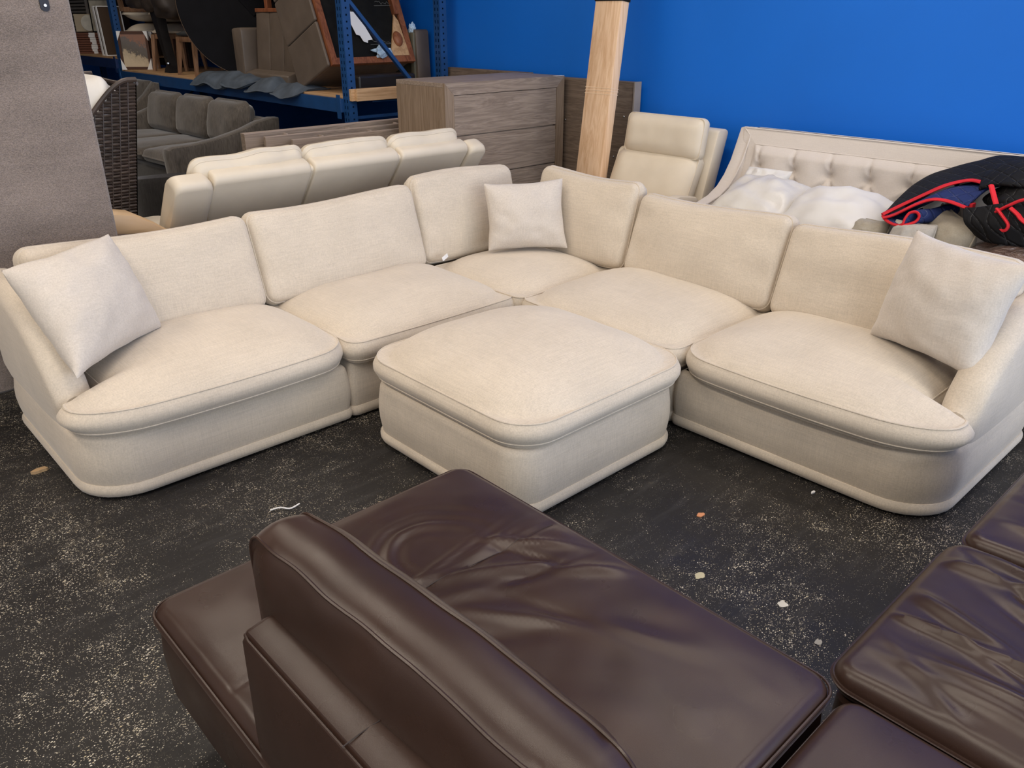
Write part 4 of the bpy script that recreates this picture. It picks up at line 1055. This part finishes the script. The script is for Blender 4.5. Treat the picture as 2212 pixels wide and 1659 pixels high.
for (y0, y1, z0, z1) in ((6.45, 6.51, .02, .475), (6.51, 7.0, .40, .475)):
    bm = B(); box(bm, 4.778, 4.802, y0, y1, DZ + z0, DZ + z1, .008); obj('face_border', bm, OLIVE, es)
bm = B(); box(bm, 4.793, 4.802, 6.51, 7.0, DZ, DZ + .40); obj('recessed_panel', bm, m_leather('dark_olive_leather', (.05, .05, .035), .5), es, False)
crate('black_seat_base', 'low black leather base under the tipped sofa section', 3.98, 4.58, 6.17, 6.37, DZ, DZ + .15, BLACKL, 'sofa section', bev=.02)

# round table top, chairs, stools and framed pictures on the deck
rt_ = thing('round_tabletop', 'large black round tabletop leaning on end behind the stacked chairs', 'tabletop', (4.3, 8.55, DZ))
nv = Vector((-.68, -.70, .18)).normalized(); rv = Vector((.731, -.682, 0)); uv = rv.cross(-nv).normalized()
if uv.z < 0: uv = -uv
RMt = Matrix(((rv.x, uv.x, nv.x, 4.27), (rv.y, uv.y, nv.y, 8.50), (rv.z, uv.z, nv.z, DZ + .80), (0, 0, 0, 1)))
def disc(name, r, z0, z1, m, seg=72):
    bm = B(); R = []
    for rr, z in ((r - .004, z0), (r, z0 + .004), (r, z1 - .004), (r - .004, z1)):
        R.append([(rr * math.cos(2 * PI * k / seg), rr * math.sin(2 * PI * k / seg), z) for k in range(seg)])
    loft(bm, R); xf(bm, RMt); return obj(name, bm, m, rt_)
disc('top', .79, -.018, .0, m_wood('rim_wood', (.10, .06, .04), (.24, .16, .11), 0, 1.5)); disc('underside_board', .782, .0005, .012, BLACKP)
bm = B(); prism(bm, rprof([(-.36, .20), (.02, -.20), (.46, .12), (.40, .62), (-.12, .62)], .01), 2, .0125, .035, .004); xf(bm, RMt); obj('mounting_plate', bm, BLACKP, rt_)
for (x, y) in ((-.16, .20), (-.14, .09), (0, .14), (.18, .20)):
    bm = B(); bmesh.ops.create_cone(bm, cap_ends=True, segments=12, radius1=.011, radius2=.011, depth=.004, matrix=RMt @ Matrix.Translation((x, y, .037))); obj('screw_hole', bm, m_plain('steel_insert', (.45, .45, .45), .3, .05, 1.), rt_)

def seat_chair(name, label, cat, loc, rz, group, sz=.44, w=.44, wood=CHAIRW, fab=GREYD, back=True, flip=False, hgt=.92, dome=.025):
    t = thing(name, label, cat, loc, group); L = Vector(loc)
    M = Matrix.Translation(L) @ Matrix.Rotation(rz, 4, 'Z')
    if flip: M = Matrix.Translation(L) @ Matrix.Rotation(rz, 4, 'Z') @ Matrix.Rotation(PI, 4, 'X')
    def put(name, bm, m):
        xf(bm, M); return obj(name, bm, m, t)
    bm = B(); pad(bm, w / 2, w / 2, .06, sz - .02, sz + .03, .022, dome, 16, 16, 0, None, 0); put('seat', bm, fab)
    for sx in (-1, 1):
        for sy in (-1, 1):
            bm = B(); a = Vector((sx * (w / 2 - .03), sy * (w / 2 - .03), sz - .03)); b = Vector((sx * (w / 2 + .005), sy * (w / 2 + .01), 0))
            rings = [[(a.x + (b.x - a.x) * k + dx * q, a.y + (b.y - a.y) * k + dy * q, a.z + (b.z - a.z) * k) for dx, dy in ((-1, -1), (1, -1), (1, 1), (-1, 1))] for k, q in ((0, .024), (.5, .021), (1, .016))]
            loft(bm, rings); put('leg', bm, wood)
    for sy in (-1, 1):
        bm = B(); box(bm, -w / 2 + .05, w / 2 - .05, sy * (w / 2 - .03) - .012, sy * (w / 2 - .03) + .012, sz - .08, sz - .025, .002); put('apron', bm, wood)
        bm = B(); box(bm, sy * (w / 2 - .03) - .012, sy * (w / 2 - .03) + .012, -w / 2 + .05, w / 2 - .05, sz - .08, sz - .025, .002); put('apron', bm, wood)
    if back:
        for sx in (-1, 1):
            bm = B(); tube(bm, [(sx * (w / 2 - .03), w / 2 - .03, sz), (sx * (w / 2 - .03), w / 2 + .05, hgt)], .017, 8); put('back_post', bm, wood)
        bm = B(); box(bm, -w / 2 + .03, w / 2 - .03, w / 2 + .0, w / 2 + .04, hgt - .32, hgt, .012); put('backrest', bm, fab)
    return t
GCH = 'wooden chairs on the rack'
seat_chair('dining_chair', 'wooden dining chair with a dark grey seat just left of the round tabletop', 'chair', (4.16, 9.50, DZ), math.radians(-92), GCH, .43, .50, CHAIRW, m_plain('slate_fabric', (.045, .05, .055), .9))
IV = m_plain('ivory_seat', (.66, .58, .47), .6, .04)
for k, (x, y, l) in enumerate([(4.25, 11.42, 'left'), (4.28, 10.62, 'right')]):
    seat_chair('wooden_stool', f'upright {l} wooden stool with an ivory seat on the rack', 'stool', (x, y, DZ), math.radians(-55), 'stools stacked seat to seat', .44, .42, CHAIRW, IV, False, dome=.06)
    seat_chair('wooden_stool', f'upturned {l} wooden stool balanced seat down on its ivory twin', 'stool', (x + .02, y + .02, DZ + .475 + .66), math.radians(-55), 'stools stacked seat to seat', .50, .44, CHAIRW, IV, False, True, dome=.06)
bc_ = thing('black_bar_chair', 'black leather chair with a broad tapering leg among the wooden stools', 'chair', (4.0, 10.1, DZ))
bm = B(); loft(bm, [[(x, y, z) for x, y in ((3.96 - dx, cy - w), (4.06 + dx, cy - w), (4.06 + dx, cy + w), (3.96 - dx, cy + w))] for z, w, cy, dx in ((DZ, .09, 10.20, .02), (DZ + .04, .08, 10.20, .01), (DZ + .08, .04, 10.21, 0), (DZ + .45, .06, 10.34, 0), (DZ + .9, .10, 10.45, .02))]); obj('leg', bm, BLACKL, bc_, False)
for (c, r, sd) in (((3.98, 9.93, DZ + .80), (.16, .25, .22), 2), ((4.02, 10.42, DZ + .80), (.14, .17, .16), 5), ((3.96, 10.84, DZ + .84), (.10, .20, .15), 8)):
    bm = B(); bmesh.ops.create_icosphere(bm, subdivisions=4, radius=1)
    for v in bm.verts:
        p = v.co.copy(); k = 1 + .18 * fn(p.x, p.y, p.z, 1.6, sd); p = Vector([math.copysign(abs(q) ** .7, q) for q in p]); v.co = Vector((c[0] + p.x * r[0] * k, c[1] + p.y * r[1] * k, c[2] + p.z * r[2] * k))
    obj('cushion', bm, m_leather('worn_black_leather', (.05, .038, .032), .45), bc_)
bm = B(); tube(bm, [(3.955, 10.17, DZ + .10), (3.955, 10.17, DZ + .115)], .02, 8); obj('foot_cap', bm, m_plain('chrome', (.7, .7, .7), .2, .02, 1.), bc_)
crate('tall_brown_board', 'tall dark brown board standing behind the wooden stools', 4.55, 4.62, 11.0, 12.3, DZ, DZ + .78, m_plain('dark_brown_board', (.05, .026, .015), .6), 'board')
crate('stacked_drawer', 'pale wooden tray lying on top of the tall brown board', 4.50, 4.70, 11.0, 11.9, DZ + .782, DZ + .83, m_plain('pale_tray', (.35, .26, .19), .6), 'tray')

def m_picture():
    t = NT('landscape_print', Roughness=.25)
    sx = t.n('ShaderNodeSeparateXYZ'); t.l(t.coord(kind='Generated'), sx.inputs[0])
    z = t.math('ADD', sx.outputs[2], t.math('MULTIPLY', t.math('SUBTRACT', t.noise(7, t.coord(kind='Generated'), 6, .7), .5), .75))
    z = t.math('ADD', z, t.math('MULTIPLY', sx.outputs[0], .35))
    t.col(t.ramp(z, [(.30, (.62, .50, .34)), (.52, (.50, .40, .27)), (.58, (.13, .11, .09)), (.92, (.15, .13, .12)), (1.0, (.30, .15, .10))])); return t.m
PIC = m_picture(); DKFR = m_plain('dark_brown_frame', (.075, .03, .016), .4)
def picture(name, label, c, w, h, th, m_art, rz, lean, group, wraps=True, frm=DKFR, mw=.03):
    """framed picture standing on its lower edge at c, front towards local -y"""
    t = thing(name, label, 'picture', c, group); M = Matrix.Translation(Vector(c)) @ Matrix.Rotation(rz, 4, 'Z') @ Matrix.Rotation(lean, 4, 'X')
    def p(nm, x0, x1, y0, y1, z0, z1, m, bev=0, lab=None):
        bm = B(); box(bm, x0, x1, y0, y1, z0, z1, bev, M); return obj(nm, bm, m, t, False, lab)
    p('frame_rail', -w / 2, w / 2, 0, th, 0, mw, frm); p('frame_rail', -w / 2, w / 2, 0, th, h - mw, h, frm)
    p('frame_stile', -w / 2, -w / 2 + mw, 0, th, mw, h - mw, frm); p('frame_stile', w / 2 - mw, w / 2, 0, th, mw, h - mw, frm)
    p('print', -w / 2 + mw, w / 2 - mw, .012, .016, mw, h - mw, m_art); p('backing', -w / 2 + .005, w / 2 - .005, th - .008, th - .002, .005, h - .005, m_plain('card_back', (.2, .14, .09), .8))
    if wraps:
        for sx in (-1, 1):
            for z in (0, h):
                bm = B(); s = .13 if z == 0 else .11; x = sx * w / 2; zz = -.002 if z == 0 else h + .002; dz = s if z == 0 else -s
                prism(bm, [(x + sx * .003, zz), (x - sx * s * .45, zz), (x + sx * .003, zz + dz)], 1, -.003, th + .003); xf(bm, M); obj('corner_protector', bm, PAPER, t, False, 'white foam corner protector')
    return t
RZ = math.radians(47 - 90)
picture('framed_picture', 'front framed landscape picture with white corner protectors on the rack deck', (3.92, 11.10, DZ + .002), .36, .44, .05, PIC, RZ + .1, -.05, 'corner-protected pictures on the rack')
picture('framed_picture', 'second framed picture tucked behind the framed landscape on the rack deck', (4.00, 11.17, DZ + .002), .36, .43, .05, PIC, RZ + .1, -.05, 'corner-protected pictures on the rack')
# left bay: stack of picture frames, small pictures on it, tall canvases
for k in range(9):
    z = LZ + .030 * k
    t = thing('flat_picture_frame', ['lowest', 'second lowest', 'third lowest', 'fourth lowest', 'middle', 'fourth from top', 'third from top', 'second from top', 'topmost'][k] + ' frame of the flat picture frame stack in the left rack bay', 'picture frame', (4.2, 13.2, z), 'flat stack of picture frames')
    dx = random.uniform(-.01, .01); fm = Matrix.Translation((4.20 + dx, 13.10 + dx, z)) @ Matrix.Rotation(RZ + .05, 4, 'Z')
    for nm, q in (('frame_rail', (-.42, .42, -.30, -.26)), ('frame_rail', (-.42, .42, .26, .30)), ('frame_stile', (-.42, -.38, -.26, .26)), ('frame_stile', (.38, .42, -.26, .26))):
        bm = B(); box(bm, *q, 0, .024, .002, fm); obj(nm, bm, m_plain('chestnut_frame', (.16, .06, .035), .4) if k == 0 and nm == 'frame_rail' else bpy.data.materials['chestnut_frame'], t, False)
    bm = B(); box(bm, -.38, .38, -.26, .26, .006, .018, 0, fm); obj('panel', bm, bpy.data.materials['card_back'], t, False)
    for x0, x1 in ((.29 + random.uniform(-.01, .01), .39), (-.02 + random.uniform(-.02, .02), .05)):
        bm = B(); box(bm, x0, x1, -.305, -.295, -.001, .027, 0, fm); obj('paper_wrap', bm, PAPER, t, False)
tp = LZ + .272
MIR = m_plain('pale_glass_print', (.42, .39, .32), .25, .35)
picture('white_framed_picture', 'tall narrow white-matted picture standing on the stack of frames', (4.22, 13.02, tp), .30, .42, .04, MIR, RZ, -.04, 'small pictures on the frame stack', False, BLACKP, .012)
t = thing('oval_plaque', 'cream square plaque with a pale oval standing on the stack of frames', 'plaque', (4.16, 13.42, tp))
fm = Matrix.Translation((4.14, 13.42, tp)) @ Matrix.Rotation(RZ + .35, 4, 'Z') @ Matrix.Rotation(-.08, 4, 'X')
bm = B(); box(bm, -.15, .15, 0, .03, 0, .235, .004, fm); obj('board', bm, m_plain('cream_plaque', (.45, .36, .24), .5), t, False)
bm = B(); bmesh.ops.create_cone(bm, cap_ends=True, segments=32, radius1=1, radius2=.96, depth=.02, matrix=fm @ Matrix.Translation((.03, -.01, .115)) @ Matrix.Rotation(PI / 2, 4, 'X') @ Matrix.Diagonal((.10, .11, 1, 1))); obj('oval_inset', bm, m_plain('pale_oval', (.58, .55, .47), .4, .2), t)
for k, (y, x, lab) in enumerate([(12.20, 4.02, 'first tall white-edged canvas leaning beside the stack of frames'), (12.02, 4.0, 'second tall white-edged canvas leaning beside the rack upright')]):
    picture('tall_canvas', lab, (x, y - .1, LZ), .30, .60, .05, m_plain('brown_canvas_face', (.07, .042, .025), .7), RZ + .75, -.10, 'tall canvases in the left bay', False, PAPER, .012)
crate('dark_cabinet', 'dark brown cabinet at the back of the left rack bay', 4.35, 4.75, 13.4, 14.9, LZ, LZ + .75, m_plain('dark_cabinet_wood', (.035, .018, .013), .5), 'cabinet')
sb = thing('slatted_shutter', 'grey slatted shutter at the far left of the left rack bay', 'shutter', (4.25, 14.1, LZ))
for k in range(12):
    bm = B(); box(bm, 4.22, 4.25, 13.55, 14.7, LZ + .25 + k * .045, LZ + .25 + k * .045 + .03, .002); obj('slat', bm, m_plain('grey_slat', (.22, .20, .185), .5) if k == 0 else bpy.data.materials['grey_slat'], sb, False)
for y in (13.53, 14.68):
    bm = B(); box(bm, 4.21, 4.26, y, y + .03, LZ, LZ + .82, .002); obj('stile', bm, bpy.data.materials['grey_slat'], sb, False)
# folded slate-blue pads over the front edge of the deck
def mpad(label, y0, y1, x, z, hz, seed):
    bm = B(); pad(bm, .20, (y1 - y0) / 2, .10, -hz * .3, hz * .3, hz * .35, hz * .5, 22, 30, .02, lambda a, b: .018 * fn(a, b, 0, 7, seed), 0, (), lambda a, b, c: (x + a, (y0 + y1) / 2 + b, z + c + .025 * fn(a, b, 0, 5, seed) + .015 * math.sin(b * 9 + seed) - .35 * max(0, -.06 - a)), 2.4)
    tag(obj('folded_pad', bm, SLATE), label, 'pad', 'folded blue-grey pads on the rack')
mpad('leftmost folded blue-grey pad drooping over the rack deck edge', 8.22, 9.05, 3.90, 1.085, .085, 2)
mpad('folded blue-grey pad second from the left on the rack deck edge', 7.72, 8.32, 3.90, 1.10, .085, 5)
mpad('folded blue-grey pad third from the left on the rack deck edge', 7.22, 7.80, 3.90, 1.085, .07, 8)
mpad('rightmost folded blue-grey pad under the tipped sofa section', 6.80, 7.30, 3.91, 1.08, .06, 11)

# ------------------------------------------------------------------ scraps on the floor
def chip(name, label, c, r, m, seed, h=.004, cat='scrap'):
    bm = B(); n = 14; ring = []
    for k in range(n):
        a = 2 * PI * k / n; q = 1 + .45 * fn(math.cos(a), math.sin(a), 0, 1.4, seed); ring.append((c[0] + r[0] * q * math.cos(a), c[1] + r[1] * q * math.sin(a)))
    loft(bm, [[(x, y, z) for x, y in ring] for z in (.0003, h)]); return tag(obj(name, bm, m, smooth=False), label, cat)
SPOT = m_plain('white_paint_spot', (.62, .60, .54), .8, .15)
chip('wood_chip', 'small orange wood chip lying on the black floor right of the ottoman', (2.212, 1.348), (.016, .012), m_plain('orange_wood', (.62, .27, .13), .7), 1)
chip('paint_spot', 'cream paint spot on the floor close to the long leather seat', (1.914, 1.142), (.018, .014), m_plain('cream_spot', (.52, .48, .33), .8), 2, .0015, 'paint spot')
chip('paint_spot', 'round white paint spot on the floor between the two leather wings', (1.987, .883), (.016, .015), SPOT, 3, .0015, 'paint spot')
chip('paint_spot', 'faint scuffed white spot nearest the leather corner', (1.910, .722), (.014, .010), m_plain('grey_spot', (.32, .31, .29), .8), 4, .0015, 'paint spot')
chip('foam_scrap', 'tan curl of packing foam on the floor beside the left sofa arm', (.515, 3.36), (.028, .012), m_plain('tan_foam', (.42, .28, .15), .8), 5, .012)
chip('paper_scrap', 'tiny white paper scrap at the foot of the right sofa front', (2.66, 1.14), (.012, .005), PAPER, 6, .006)
bm = B(); tube(bm, crv([(1.06, 2.46, .004), (1.09, 2.44, .012), (1.12, 2.42, .004), (1.16, 2.42, .008)], 14), .003, 6); tag(obj('plastic_strip', bm, PAPER), 'thin white plastic strip curling on the floor beside the leather chaise end', 'scrap')
